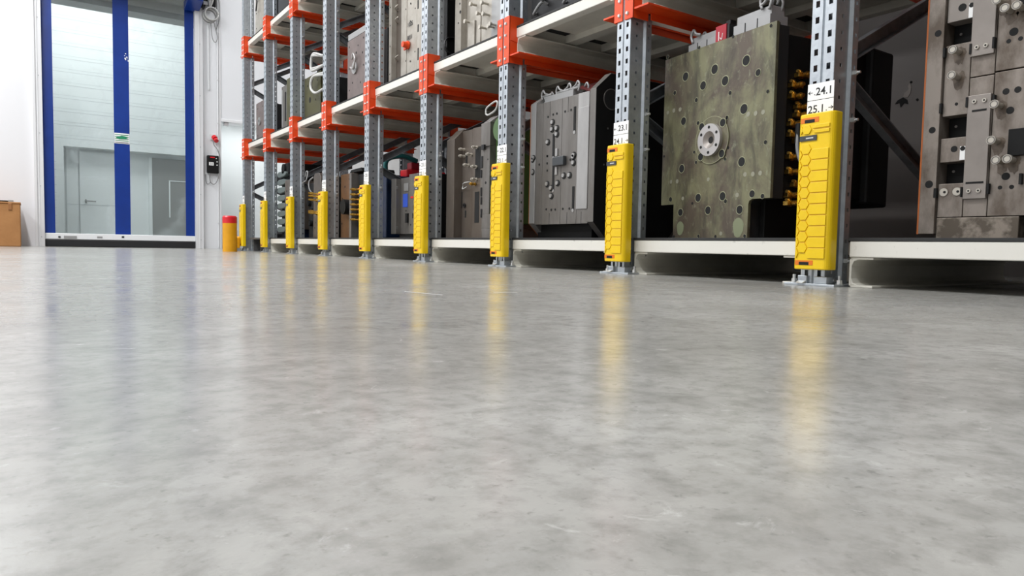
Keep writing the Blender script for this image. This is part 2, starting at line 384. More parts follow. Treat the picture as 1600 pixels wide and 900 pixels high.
# inner door with handle
d2 = MB(); d2.box((0.50, YB+0.21, 0), (0.66, YB+0.25, 1.52), 'recess'); d2.box((0.68, YB+0.20, 0.02), (1.28, YB+0.25, 1.52), 'siding')
d2.box((0.68, YB+0.196, 0.655), (1.28, YB+0.2, 0.665), 'joint'); d2.box((0.50, YB+0.206, 0.655), (0.66, YB+0.21, 0.662), 'joint')
d2o = struct(d2.build('door_2'))
hb = MB(); hb.box((0.75, YB+0.17, 0.685), (0.77, YB+0.2, 0.745), 'silverd'); hb.tube([(0.76, YB+0.17, 0.72), (0.76, YB+0.14, 0.72), (0.90, YB+0.14, 0.715)], 0.009, 'silverd')
hb.build('door_handle', d2o)
wn = MB(); wn.box((1.68, YB+0.18, 0), (1.73, YB+0.25, 1.5), 'siding'); wn.box((1.73, YB+0.2, 0.0), (2.9, YB+0.24, 1.5), 'silverd')
wn.box((1.99, YB+0.19, 0.5), (2.01, YB+0.2, 1.12), 'siding'); wn.box((1.99, YB+0.19, 1.12), (2.6, YB+0.2, 1.135), 'siding')
struct(wn.build('window_1'))

# ---------------------------------------------------------------- high-speed door
door = bpy.data.objects.new('door_1', None); C.objects.link(door); door.location = (DX0, YW, 0); door['kind'] = 'structure'
YD = YW + 0.03
for x0, x1 in ((DX0, DX0+0.113), (0.932, 1.112), (1.790, DX1)):
    MB().box((x0, YD, 0.165), (x1, YD+0.006, 3.5), 'blue').build('blue_strip', door)
def pane(x0, x1):
    mb = MB(); n = 14; vs = []; fs = []
    for j in range(31):
        for i in range(n+1):
            a = i/n; z = 0.165 + (3.5-0.165)*j/30
            vs.append((x0+(x1-x0)*a, YD+0.004+0.012*math.sin(a*math.pi)*math.sin(j*0.9+x0*3)*math.sin(a*5+j*.3), z))
    for j in range(30):
        for i in range(n): fs.append((j*(n+1)+i, j*(n+1)+i+1, (j+1)*(n+1)+i+1, (j+1)*(n+1)+i))
    mb.add(vs, fs, 'pvc', True); return mb.build('clear_panel', door)
pane(DX0+0.113, 0.932); pane(1.112, 1.790)
MB().box((DX0, YW-0.01, 0.095), (DX1, YW+0.05, 0.170), 'alu').build('bottom_bar', door, 0.006)
ha = MB(); ha.box((DX0+0.20, YW-0.02, 0.108), (DX0+0.34, YW-0.01, 0.14), 'plugbox'); ha.box((DX0+0.14, YW-0.02, 0.112), (DX0+0.165, YW-0.01, 0.135), 'tag')
ha.box((1.00, YW-0.013, 0.125), (1.03, YW-0.01, 0.150), 'tag'); ha.box((0.72, YW-0.013, 0.115), (0.78, YW-0.01, 0.14), 'plugbox')
ha.build('bar_fitting', door, 0.003)
MB().box((DX0, YW-0.01, 0.0), (DX1, YW+0.05, 0.095), 'rubber').build('rubber_seal', door, 0.01)
def guide(xa, xb, s):
    g = MB(); g.box((xa, YW-0.06, 0), (xb, YW+0.02, 3.42), 'framewhite')
    g.box((xa if s < 0 else xb-0.004, YW-0.075, 0), (xa+0.03 if s < 0 else xb, YW-0.06, 3.42), 'framewhite')
    g.box(((xa+xb)/2-0.004, YW-0.068, 0), ((xa+xb)/2+0.004, YW-0.06, 3.42), 'alu')
    for z in (0.12, 0.75, 1.4, 2.1, 2.8): g.cyl(((xa+xb)/2+0.014, YW-0.06, z), (0, -1, 0), 0.006, 0.004, 'groove', 8)
    return g.build('guide_rail', door, 0.003)
guide(DX0-0.10, DX0, -1); guide(DX1, DX1+0.095, 1)
MB().box((DX0+0.02, YW-0.30, 3.33), (DX1-0.12, YW-0.02, 3.75), 'silverd').build('head_box', door, 0.02)
hb = MB().prism([(YW-0.34, 3.30), (YW-0.02, 3.23), (YW-0.02, 3.8), (YW-0.34, 3.8)], 'x', DX1-0.13, DX1+0.06, 'blue').build('head_cap', door, 0.008)
st = MB(); st.box((0.934, YD-0.004, 1.365), (1.110, YD, 1.50), 'signwhite')
for k in range(5): st.box((0.94, YD-0.006, 1.375+k*0.025), (1.10, YD-0.004, 1.383+k*0.025), 'ink' if k in (0,) else 'green')
st.prism([(0.95, 1.44), (1.02, 1.47), (1.095, 1.455), (1.06, 1.425), (0.99, 1.42)], 'y', YD-0.008, YD-0.006, 'green')
st.build('green_sticker', door)
sm = MB(); random.seed(3)
for k in range(7): sm.cyl((1.085+random.uniform(-.02, .03), YD-0.001, 2.48+random.uniform(-.11, .06)), (0, -1, 0), random.uniform(.004, .012), 0.001, 'signwhite', 7)
sm.build('scuff_mark', door)

# ---------------------------------------------------------------- wall gear right of the door
xs = 2.10
so = thing('wall_socket', (xs, YW, 1.53), 'red five-pin plug in a white wall socket beside the blue-striped door', 'socket')
MB().box((xs+0.0, YW-0.03, 1.52), (xs+0.085, YW, 1.60), 'framewhite').build('socket_box', so, 0.006)
MB().cyl((xs+0.05, YW-0.03, 1.56), (0.25, -1, -0.75), 0.035, 0.05, 'red', 18).cyl((xs+0.062, YW-0.075, 1.523), (0.25, -1, -0.9), 0.03, 0.035, 'red', 18).build('red_plug', so)
cb = thing('door_control_box', (xs+0.04, YW, 1.06), 'black door control box with a small display hanging below the red plug', 'control box')
MB().box((2.055, YW-0.07, 1.055), (2.205, YW, 1.30), 'black').build('housing', cb, 0.01)
MB().box((2.075, YW-0.074, 1.16), (2.135, YW-0.07, 1.205), 'signwhite').box((2.095, YW-0.076, 1.165), (2.10, YW-0.074, 1.20), 'ink').box((2.115, YW-0.076, 1.165), (2.12, YW-0.074, 1.20), 'ink').build('display', cb)
MB().box((2.09, YW-0.074, 1.265), (2.15, YW-0.07, 1.28), 'red').cyl((2.17, YW-0.07, 1.26), (0, -1, 0), 0.007, 0.004, 'signwhite', 10).cyl((2.18, YW-0.07, 1.17), (0, -1, 0), 0.008, 0.004, 'signwhite', 10).cyl((2.18, YW-0.07, 1.215), (0, -1, 0), 0.008, 0.004, 'signwhite', 10).build('button', cb)
pc = MB().tube([(2.125, YW-0.09, 1.50), (2.14, YW-0.09, 1.44), (2.185, YW-0.085, 1.38), (2.215, YW-0.07, 1.28), (2.218, YW-0.06, 1.12), (2.195, YW-0.05, 0.98), (2.15, YW-0.05, 0.905), (2.10, YW-0.05, 0.925), (2.085, YW-0.05, 1.0), (2.09, YW-0.05, 1.06)], 0.006, 'cable', 8).build('power_cable')
tag(pc, 'dark cable looping from the red plug under the black control box', 'cable')
wc = MB().tube([(2.035, YW-0.02, 1.04), (2.045, YW-0.02, 0.93), (2.07, YW-0.02, 0.90), (2.10, YW-0.02, 0.93)], 0.004, 'cable', 6).build('thin_cable')
tag(wc, 'thin short cable curling out left of the black control box', 'cable')
kt = thing('cable_bundle', (2.09, YW, 3.1), 'coiled grey cables hanging under black brackets at the top of the door frame', 'cable bundle')
k = MB()
for j in range(4):
    k.tube([(2.085+0.008*j+0.085*math.cos(t*math.pi/10), YW-0.09-0.014*j, 3.19+0.01*j+0.085*math.sin(t*math.pi/10)) for t in range(21)], 0.011, 'cablel' if j % 2 else 'cable', 7)
k.build('cable_coil', kt)
MB().tube([(2.15, YW-0.05, 3.15), (2.18, YW-0.05, 3.02), (2.2, YW-0.05, 2.93), (2.17, YW-0.05, 2.86), (2.13, YW-0.05, 2.92), (2.12, YW-0.05, 3.05), (2.11, YW-0.05, 3.15)], 0.005, 'cable', 6).build('loose_loop', kt)
MB().tube([(2.08, YW-0.03, 3.10), (2.085, YW-0.02, 2.4), (2.09, YW-0.02, 2.2)], 0.010, 'alu', 6).build('hanging_tube', kt)
MB().box((1.99, YW-0.13, 3.29), (2.03, YW, 3.62), 'black').box((2.06, YW-0.12, 3.36), (2.10, YW, 3.62), 'rubber').box((2.13, YW-0.10, 3.33), (2.17, YW, 3.62), 'black').box((2.0, YW-0.14, 3.32), (2.06, YW-0.12, 3.37), 'plugbox').build('bracket', kt, 0.004)
k = MB()
for j, x in enumerate((2.045, 2.075, 2.10, 2.12)): k.tube([(x, YW-0.13, 3.62), (x+0.012, YW-0.15, 3.45), (2.085, YW-0.12, 3.28)], 0.012, 'cablel' if j % 2 else 'cable', 6)
k.tube([(2.15, YW-0.05, 3.6), (2.22, YW-0.04, 3.45), (2.23, YW-0.03, 3.2), (2.19, YW-0.03, 3.05)], 0.004, 'cable', 6)
k.build('vertical_cable', kt)
cdn = thing('cable_conduit', (2.215, YW, 0.0), 'thin white conduit running up the wall right of the red plug', 'conduit')
MB().cyl((2.208, YW-0.012, 0.02), (0, 0, 1), 0.008, 3.5, 'alu', 10).build('pipe', cdn)
k = MB()
for z in (0.35, 1.0, 1.75, 2.35, 3.0): k.box((2.196, YW-0.022, z), (2.220, YW, z+0.015), 'framewhite')
k.build('pipe_clip', cdn)
MB().box((2.19, YW-0.02, 1.58), (2.20, YW, 1.60), 'groove')

bo = thing('bollard', (1.715, 7.7, 0), 'yellow round floor bollard with a red top beside the rack end', 'bollard')
MB().cyl((1.715, 7.7, 0), (0, 0, 1), 0.071, 0.295, 'amber', 32).build('post', bo)
k = MB().cyl((1.715, 7.7, 0.295), (0, 0, 1), 0.0715, 0.062, 'red', 32); k.cyl((1.715, 7.7, 0.357), (0, 0, 1), 0.0715, 0.014, 'red', 32, 0.06)
k.build('red_cap', bo, 0.003)
k = MB().box((-0.85, 9.95, 0), (-0.075, 10.5, 0.505), 'card').prism([(9.95, .505), (10.05, .53), (10.5, .505)], 'x', -0.85, -0.075, 'card')
cx = thing('cardboard_box', (-0.45, 10.2, 0), 'brown cardboard box with a dark strap on top by the white wall', 'box')
k = MB().box((-0.85, 9.95, 0), (-0.088, 10.5, 0.50), 'card').build('carton', cx, 0.01)
MB().box((-0.86, 9.94, 0.495), (-0.082, 10.51, 0.512), 'card').box((-0.20, 9.936, 0.42), (-0.165, 9.951, 0.50), 'cardtape').build('lid', cx, 0.004)
MB().box((-0.86, 9.99, 0.512), (-0.17, 10.06, 0.528), 'black').box((-0.20, 9.98, 0.512), (-0.15, 10.07, 0.535), 'plugbox').build('strap', cx, 0.002)
k = MB()
for j in range(9):
    a = random.uniform(0, 6.28)
for (cy, cz, pts, m, t) in ((2.10, 1.045, [(0, .045), (.012, .03), (.006, .012), (.028, -.005), (.036, -.028), (.010, -.034), (-.004, -.012), (-.008, .02)], 'cover', .004),
                            (2.135, 0.995, [(0, .02), (.03, .008), (.045, -.012), (.02, -.008), (.012, -.035), (-.006, -.014), (-.03, -.022), (-.022, .004)], 'hole', .005),
                            (2.055, 0.99, [(0, .008), (.009, 0), (0, -.01), (-.008, -.002)], 'hole', .004), (2.095, 1.095, [(0, .008), (.008, 0), (0, -.007), (-.008, .001)], 'hole', .005)):
    k.prism([(cy + a, cz + b) for a, b in pts], 'x', 4.2, 4.2-t, m)
tag(k.build('plaster_hole'), 'chipped white and black hole in the shaded wall behind the rack', 'wall damage')

for (x0, y0), (x1, y1), lb in (((0.88, 1.358), (0.918, 1.318), 'thin white scuff on the floor in front of the silver seamed mould'), ((0.694, 1.44), (0.722, 1.315), 'longer white scuff on the floor in front of the green-sided mould')):
    mb = MB(); mb.add([(x0, y0, 0.0006), (x0+0.006, y0+0.006, 0.0006), (x1+0.006, y1+0.004, 0.0006), (x1, y1, 0.0006)], [(0, 1, 2, 3)], 'signwhite'); tag(mb.build('floor_scuff'), lb, 'scuff mark')

# ---------------------------------------------------------------- rack uprights
Y0, SP, XF, XR = 1.26, 0.91, 2.07, 3.22
HT = 3.9
ORD = ['first', 'second', 'third', 'fourth', 'fifth', 'sixth', 'seventh', 'eighth', 'ninth']
def post_desc(i):
    if i == 0: return 'next to the pin-studded mould'
    if i == 1: return 'between the olive and silver moulds'
    return '%s from the red-topped bollard' % ORD[8-i]
def post_mesh(mb, x, y, s):
    # profile points (depth, across) ; s=+1 front face looks at -x
    prof = [((0.110, 0.018), 0), ((0.110, 0.0), 0), ((0.080, 0.0), 3), ((0.072, 0.010), 0), ((0.0, 0.010), 1), ((0.0, 0.010), 0),
            ((0.0, 0.046), 2), ((0.006, 0.050), 0), ((0.0, 0.054), 0), ((0.0, 0.090), 2), ((0.072, 0.090), 1), ((0.080, 0.100), 0), ((0.110, 0.100), 3), ((0.110, 0.082), 0)]
    P = [(x + s*a, y + b) for (a, b), _ in prof]; kinds = [k for _, k in prof]
    for j in range(len(P)-1):
        (xa, ya), (xb, yb) = P[j], P[j+1]; kd = kinds[j+1]
        if abs(xa-xb)+abs(ya-yb) < 1e-6: continue
        L = lambda t, z: (xa+(xb-xa)*t, ya+(yb-ya)*t, z)
        if kd == 0:
            mb.add([L(0, 0), L(1, 0), L(1, HT), L(0, HT)], [(0, 1, 2, 3)], 'galv'); continue
        c0, c1, h0 = {2: (0.32, 0.68, 0.020), 1: (0.44, 0.58, 0.011), 3: (0.35, 0.65, 0.012)}[kd]
        mb.add([L(0, 0), L(c0, 0), L(c0, HT), L(0, HT)], [(0, 1, 2, 3)], 'galv')
        mb.add([L(c1, 0), L(1, 0), L(1, HT), L(c1, HT)], [(0, 1, 2, 3)], 'galv')
        z = 0.0
        while z < HT-0.01:
            mb.add([L(c0, z), L(c1, z), L(c1, z+0.05-h0), L(c0, z+0.05-h0)], [(0, 1, 2, 3)], 'galv'); z += 0.05
def upright(i):
    y = Y0 + SP*i
    t = thing('upright_frame', (XF, y+0.05, 0), 'galvanised slotted rack upright %s' % post_desc(i), 'rack upright', 'slotted uprights of the pallet rack')
    mb = MB(); post_mesh(mb, XF, y, 1); mb.build('front_post', t, solid=0.002)
    mb = MB(); post_mesh(mb, XR+0.11, y, -1); mb.build('rear_post', t, solid=0.002)
    for x0, x1 in ((XF-0.02, XF+0.16), (XR-0.03, XR+0.14)):
        MB().box((x0, y-0.035, 0), (x1, y+0.14, 0.007), 'galv').build('base_plate', t, 0.001)
    mb = MB(); mb.box((XF-0.010, y-0.004, 0.007), (XF+0.06, y+0.040, 0.030), 'galv'); mb.box((XF-0.012, y+0.064, 0.007), (XF+0.03, y+0.096, 0.032), 'galv'); mb.cyl((XF+0.03, y-0.004, 0.019), (0, -1, 0), 0.006, 0.004, 'bolt', 8); mb.prism([(XF-0.012, 0.007), (XF-0.03, 0.007), (XF-0.012, 0.016)], 'y', y+0.066, y+0.094, 'bolt')
    mb.build('foot_bracket', t, 0.002)
    for bx, by in ((XF+0.01, y+0.123), (XF+0.03, y-0.022)):
        mb = MB(); mb.cyl((bx, by, 0.007), (0, 0, 1), 0.012, 0.003, 'bolt', 12); mb.cyl((bx, by, 0.010), (0, 0, 1), 0.009, 0.010, 'bolt', 6, smooth=False); mb.cyl((bx, by, 0.02), (0, 0, 1), 0.005, 0.014, 'bolt', 8)
        mb.build('anchor_bolt', t)
    zs = [(0.70, 0), (1.32, 1), (1.90, 0), (2.52, 1), (3.10, 0), (3.72, 1)]
    yc = y + 0.05
    xa, xb = XF+0.10, XR+0.01
    prev = (xb, 0.17); pz = None
    pts = [(xb, 0.17)] + [((xa if k == 0 else xb), z) for z, k in zs]
    for a, b in zip(pts, pts[1:]):
        dz = -0.035 if a[1] < b[1] else 0
        za = a[1] + 0.035 if a is not pts[0] else a[1]; zb = b[1] - 0.035
        mb = MB(); mb.bar((a[0], yc, za), (b[0], yc, zb), 0.004, 0.045, 'galvdark', (0, 0, 1)); 
        d = Vector((b[0]-a[0], 0, zb-za)).normalized(); n = Vector((-d.z, 0, d.x))
        for sg in (-1, 1):
            o_ = n*(0.0225*sg); mb.bar(Vector((a[0], yc-0.012, za))+o_, Vector((b[0], yc-0.012, zb))+o_, 0.028, 0.004, 'galvdark', n)
        mb.build('diagonal_brace', t)
    for z in (0.08, 0.528, 0.676, 1.88, 2.05):
        mb = MB(); mb.cyl((XF+0.092, y-0.014, z), (0, 1, 0), 0.008, 0.014, 'bolt', 6, smooth=False); mb.cyl((XF+0.092, y-0.024, z), (0, 1, 0), 0.0045, 0.012, 'bolt', 8)
        mb.build('brace_bolt', t)
    return t
u0 = upright(0)
for i in range(1, 9): dup(u0, (XF, Y0+SP*i+0.05, 0), 'galvanised slotted rack upright %s' % post_desc(i))

# ---------------------------------------------------------------- support beams (orange)
LV = [1.10, 2.265]
def beam(side, zt):
    # side -1: beam on the face that looks toward the camera (-y) of an upright whose origin is y=0..0.10
    # local: upright at y 0..0.1 , x from XF
    t = thing('support_beam', (XF, 0, zt), '', 'support beam', 'orange beams across the rack depth')
    s = side; yw = -0.004 if s < 0 else 0.104        # plate plane
    mb = MB()
    # sheet wrapping post corner: side plate + front strip
    a, b = (yw-0.004, yw) if s < 0 else (yw, yw+0.004)
    mb.box((XF-0.006, a, zt-0.04), (XF+0.082, b, zt+0.20), 'orange')
    mb.box((XF-0.006, (-0.008 if s < 0 else 0.108), zt-0.04), (XF-0.001, (0.043 if s < 0 else 0.057), zt+0.20), 'orange')
    fc = mb.build('front_connector', t, 0.0012)
    mb = MB(); mb.box((XR+0.035, a, zt-0.04), (XR+0.116, b, zt+0.20), 'orange'); mb.box((XR+0.111, (-0.008 if s < 0 else 0.108), zt-0.04), (XR+0.116, (0.043 if s < 0 else 0.057), zt+0.20), 'orange')
    mb.build('rear_connector', t, 0.0012)
    # beam: ledge, web and lower flange running into the rack
    e = yw-0.085 if s < 0 else yw+0.075; wb0 = yw-0.012 if s < 0 else yw+0.012
    mb = MB(); mb.box((XF-0.002, e, zt-0.008), (XR+0.10, yw, zt), 'orange')
    mb.box((XF+0.09, wb0, zt-0.036), (XR+0.10, wb0+(0.004 if s < 0 else -0.004), zt-0.008), 'orange')
    mb.build('beam_profile', t, 0.001)
    yb = 0.026 if s < 0 else 0.074
    for k in range(4):
        MB().cyl((XF-0.006, yb, zt-0.015+k*0.06), (-1, 0, 0), 0.0085, 0.006, 'bolt', 10, 0.006).build('stud', fc)
    mb = MB(); mb.prism([(XF+0.0, zt+0.105), (XF+0.06, zt+0.095), (XF+0.06, zt+0.065), (XF+0.0, zt+0.075)], 'y', yw-(0.007 if s < 0 else -0.007), yw, 'orange'); mb.build('locking_clip', t, 0.001)
    return t
def bdesc(i, s, l):
    where = 'facing the camera' if s < 0 else 'on the far side'
    lv = 'lower' if l == 0 else 'upper'
    return '%s orange beam %s, upright %s' % (lv, where, post_desc(i))
for s in (-1, 1):
    proto = beam(s, LV[0]); first = True
    for i in range(9):
        for l in (0, 1):
            if i == 0 and s < 0 and l == 1: pass
            loc = (XF, Y0+SP*i, LV[l])
            if first: proto.location = loc; proto['label'] = bdesc(i, s, l); first = False
            else: dup(proto, loc, bdesc(i, s, l))

# ---------------------------------------------------------------- yellow guards
def guard():
    y1 = 0.099; y0 = -0.024     # local: far edge y1, near edge y0 relative to the upright's near face
    x0, x1 = XF-0.040, XF+0.006
    zb, zt = 0.052, 0.542
    t = thing('post_guard', (XF, 0, 0), '', 'rack guard', 'yellow honeycomb guards on the uprights')
    def rp(x0, x1, y0, y1, r, n=5):
        pts = [(x1, y0)]
        for c, st in (((x0+r, y0+r), -90), ((x0+r, y1-r), 180)):
            for k in range(n+1):
                a = math.radians(st - 90*k/n if st == -90 else st - 90*k/n); pts.append((c[0]+r*math.cos(a), c[1]+r*math.sin(a)))
        pts.append((x1, y1)); return pts
    prof = rp(x0, x1, y0, y1, 0.018)
    mb = MB(); mb.prism(prof, 'z', zb, zt, 'yellow'); gb = mb.build('guard_body', t, 0.004, 3)
    W = y1 - y0
    # relief pads; v from far edge
    R = 0.0180; pitch = 0.0345; cs = 0.0312; v1 = 0.033
    pads = MB()
    def pad(poly):
        pads.prism([(y1-v, z) for v, z in poly], 'x', x0-0.0034, x0+0.002, 'yellow')
    def hexp(cv, cz, R=R): return [(cv+R*math.cos(math.radians(60*k)), cz+R*math.sin(math.radians(60*k))*0.98) for k in range(6)]
    def clip(poly, lo):
        out = []
        n = len(poly)
        for i in range(n):
            a, b = poly[i], poly[(i+1) % n]
            if a[0] >= lo: out.append(a)
            if (a[0] < lo) != (b[0] < lo):
                t_ = (lo-a[0])/(b[0]-a[0]); out.append((lo, a[1]+(b[1]-a[1])*t_))
        return out
    h = pitch/2 - 0.0017; q = 0.0095
    for k in range(11):
        cz = 0.086 + pitch*k
        if k > 0: pad(hexp(v1, cz))
        for sh in (0.5,):
            c2 = cz + pitch*sh
            if c2 + h > 0.462: continue
            # left half pads
            lo = 0.012
            pad([(lo, c2-h), (v1-q-0.0075, c2-h), (v1-0.0135+0.0065, c2)] if False else [(lo, c2-h), (0.0135, c2-h), (0.0205, c2), (0.0135, c2+h), (lo, c2+h)])
            # right band pads
            pad([(v1+0.0125, c2), (v1+0.0205, c2-h), (0.110, c2-h), (0.110, c2+h), (v1+0.0205, c2+h)])
    pad(hexp(v1, 0.492, 0.0165))
    pad([(0.012, 0.479), (0.0145, 0.479), (0.020, 0.492), (0.0145, 0.505), (0.012, 0.505)])
    pad([(0.053, 0.492), (0.060, 0.479), (0.110, 0.479), (0.110, 0.489), (0.062, 0.489)]); pad([(0.053, 0.495), (0.062, 0.505), (0.110, 0.505), (0.110, 0.494), (0.06, 0.494)])
    pads.build('honeycomb_relief', gb, 0.0016, 2)
    for za, zb_ in ((0.513, 0.529), (0.066, 0.081)):
        mb = MB(); mb.box((x0-0.0008, y1-0.072, za), (x0+0.01, y1-0.010, zb_), 'slot'); mb.box((x0-0.0012, y1-0.058, za), (x0+0.01, y1-0.024, za+0.010), 'hole')
        mb.build('clip_slot', gb, props={'label': 'orange clip inside a slot'})
    mb = MB(); mb.box((x0-0.0032, y1-0.068, 0.457), (x0+0.002, y1-0.010, 0.473), 'tag')
    for k in range(8): mb.box((x0-0.0036, y1-0.034-k*0.0032, 0.463), (x0-0.003, y1-0.032-k*0.0032, 0.467), 'signwhite')
    mb.build('name_tag', gb, props={'label': 'small dark tag with white lettering'})
    return t
def gdesc(i):
    if i == 0: return 'largest yellow honeycomb guard, under the 24.1 and 25.1 sign plates'
    if i == 1: return 'yellow honeycomb guard under the 23.1 and 24.1 sign plates'
    return 'yellow honeycomb guard on the upright %s' % post_desc(i)
g0 = guard(); g0.location = (XF, Y0, 0); g0['label'] = gdesc(0)
for i in range(1, 9): dup(g0, (XF, Y0+SP*i, 0), gdesc(i))

# small orange-yellow end stop beside the last guard
es = thing('end_stop', (1.98, 8.66, 0), 'small yellow end stop on the floor beside the first guard from the bollard', 'end stop')
MB().prism([(8.56, 0.03), (8.72, 0.03), (8.72, 0.15), (8.60, 0.17), (8.56, 0.15)], 'x', 1.945, 2.02, 'amber').build('block', es, 0.006)
MB().box((1.92, 8.54, 0), (2.03, 8.74, 0.03), 'galv').build('base_plate', es, 0.001)

# ---------------------------------------------------------------- sign plates
def sign(i, up):
    y = Y0 + SP*i; zb = 0.590 if up else 0.536; x = XF-0.0015
    if i == 1: zb += 0.0
    s = '←  %d.1' % (24-i) if up else '%d.1  →' % (25-i)
    t = thing('bay_sign', (x, y+0.05, zb), '', 'sign', 'white bay number plates on the uprights')
    if i < 2: lab = 'white plate reading %s and an arrow, %s of the pair on the upright' % ('%d.1' % (24-i if up else 25-i), 'upper' if up else 'lower')
    else: lab = '%s white bay plate above the guard %s' % ('upper' if up else 'lower', post_desc(i))
    if i == 1 and not up: lab = 'lower white plate reading 24.1, under the plate reading 23.1'
    if i == 0 and up: lab = 'upper white plate reading 24.1, over the plate reading 25.1'
    t['label'] = lab
    pl = MB().box((x-0.0015, y+0.004, zb), (x, y+0.094, zb+0.052), 'signwhite').build('plate', t, 0.0005)
    num = '%d.1' % (24-i if up else 25-i)
    def mt(yy, zz): return Matrix(((0, 0, -1, x-0.0017), (-1, 0, 0, yy), (0, 1, 0, zz), (0, 0, 0, 1)))
    text(num, 0.034, mt(y+0.066 if up else y+0.091, zb+0.014), 'ink', pl, 'number')
    mb = MB(); ax = y+0.083 if up else y+0.013; sg = 1 if up else -1; zc = zb+0.024; xx = x-0.0017
    mb.box((xx-0.0003, ax-0.007, zc-0.001), (xx, ax+0.007, zc+0.001), 'ink')
    for q in (-1, 1): mb.bar((xx, ax+sg*0.008, zc), (xx, ax+sg*0.001, zc+q*0.005), 0.0004, 0.002, 'ink', (0, 0, 1))
    mb.cyl((xx, ax-sg*0.014, zb+0.017), (-1, 0, 0), 0.0018, 0.0004, 'ink', 8)
    mb.build('arrow', pl)
for i in range(9):
    for up in (True, False): sign(i, up)

# ---------------------------------------------------------------- pallets
XP = XF + 0.04
def pallet():
    # local y 0 (near end) .. 0.80 (far end), z 0..0.156
    W = 0.79; D = 1.12; t = thing('steel_pallet', (XP, 0, 0), '', 'steel pallet', 'cream steel pallets in the rack')
    mb = MB(); mb.box((XP, 0, 0.094), (XP+0.05, W, 0.144), 'creamscuff'); mb.build('front_rail', t, 0.003)
    mb = MB(); mb.box((XP+D-0.05, 0, 0.094), (XP+D, W, 0.144), 'cream'); mb.build('rear_rail', t, 0.003)
    for ya, sg in ((0, 1), (W, -1)):
        mb = MB(); mb.box((XP+0.004, ya, 0), (XP+D-0.004, ya+sg*0.007, 0.0942), 'cream')
        mb.box((XP+0.004, ya, 0), (XP+D-0.004, ya+sg*0.075, 0.007), 'cream'); mb.box((XP+0.004, ya, 0.087), (XP+D-0.004, ya+sg*0.075, 0.0938), 'cream')
        for (z0, zz) in ((0.007, 1), (0.087, -1)):
            mb.prism([(ya+sg*0.007, z0), (ya+sg*0.028, z0), (ya+sg*0.014, z0+zz*0.006), (ya+sg*0.007, z0+zz*0.022)], 'x', XP+0.004, XP+D-0.004, 'cream')
        mb.build('side_runner', t, 0.0015)
    mb = MB()
    mb.box((XP+0.05, 0, 0.1), (XP+D-0.05, 0.05, 0.144), 'cream'); mb.box((XP+0.05, W-0.05, 0.1), (XP+D-0.05, W, 0.144), 'cream')
    for x in (0.28, 0.54, 0.80): mb.box((XP+x, 0.05, 0.100), (XP+x+0.07, W-0.05, 0.142), 'cream')
    mb.box((XP+0.05, 0.14, 0.128), (XP+D-0.05, W-0.14, 0.142), 'cream')
    mb.build('deck_frame', t, 0.001)
    MB().box((XP-0.002, -0.004, 0.144), (XP+D+0.002, W+0.004, 0.154), 'blackmat').build('rubber_mat', t, 0.001)
    return t
BAY = {-1: 'the pin-studded brown steel mould', 0: 'the olive mould with locating ring', 1: 'the silver mould with vertical seams',
       2: 'the steel mould with green side', 3: 'the grey mould with blue label', 4: 'the rust-brown mould', 5: 'the rounded plate with brass fittings',
       6: 'the ribbed dark mould', 7: 'the dark trestle'}
p0 = pallet(); used = False
for k in range(-1, 8):
    yb = Y0 + SP*k + 0.115 - (0.0 if k >= 0 else 0.04)
    for l in range(3):
        if k == 7 and l == 0: continue
        z = (0.0, LV[0], LV[1])[l]
        lab = ('cream steel pallet on the floor under %s' % BAY[k]) if l == 0 else ('cream steel pallet on the %s orange beams above %s' % (('lower', 'upper')[l-1], BAY[k]))
        if not used: p0.location = (XP, yb, z); p0['label'] = lab; used = True
        else: dup(p0, (XP, yb, z), lab)

tr = thing('trestle', (XP, 8.1, 0), 'dark low steel trestle on the floor in the last rack bay', 'trestle')
MB().box((XP, 7.74, 0.135), (XP+0.9, 8.50, 0.155), 'beam_dark').build('top_plate', tr, 0.002)
for y in (7.80, 8.10, 8.40):
    MB().box((XP+0.02, y-0.006, 0.01), (XP+0.85, y+0.006, 0.135), 'beam_dark').box((XP+0.02, y-0.03, 0.0), (XP+0.85, y+0.03, 0.01), 'beam_dark').build('leg', tr)

# ---------------------------------------------------------------- mould helpers
def fitting(mb, p, d, r=0.011, L=0.06, m='brass'):
    p = Vector(p); d = Vector(d).normalized()
    mb.cyl(p, d, r*1.25, L*0.22, m, 6, smooth=False); mb.cyl(p+d*L*0.22, d, r*0.75, L*0.3, m, 12); mb.cyl(p+d*L*0.5, d, r*1.1, L*0.32, m, 12); mb.cyl(p+d*L*0.82, d, r*0.7, L*0.18, m, 10)
def connector(name_mb, u0, u1, d0, z, hh=0.06):
    # industrial multi-pin connector seen from the front: housing with ribs
    mb = name_mb; mb.box((u0, d0, z), (u1, d0+0.09, z+hh*0.62), 'plugbox')
    mb.box((u0+0.006, d0+0.012, z+hh*0.62), (u1-0.006, d0+0.078, z+hh), 'plugbox')
    n = max(2, int((u1-u0)/0.05))
    for i in range(1, n): mb.box((u0+(u1-u0)*i/n-0.002, d0-0.002, z+0.004), (u0+(u1-u0)*i/n+0.002, d0, z+hh*0.6), 'steeld')
def latch(mb, u, d, z, s=1):
    mb.tube([(u, d, z-0.03), (u-0.010*s, d, z), (u+0.004*s, d, z+0.022), (u+0.020*s, d, z+0.004), (u+0.045*s, d, z-0.006)], 0.0055, 'plugbox', 6)
    mb.tube([(u, d+0.06, z-0.03), (u-0.010*s, d+0.06, z), (u+0.004*s, d+0.06, z+0.022), (u+0.020*s, d+0.06, z+0.004)], 0.0055, 'plugbox', 6)

ZM = 0.154
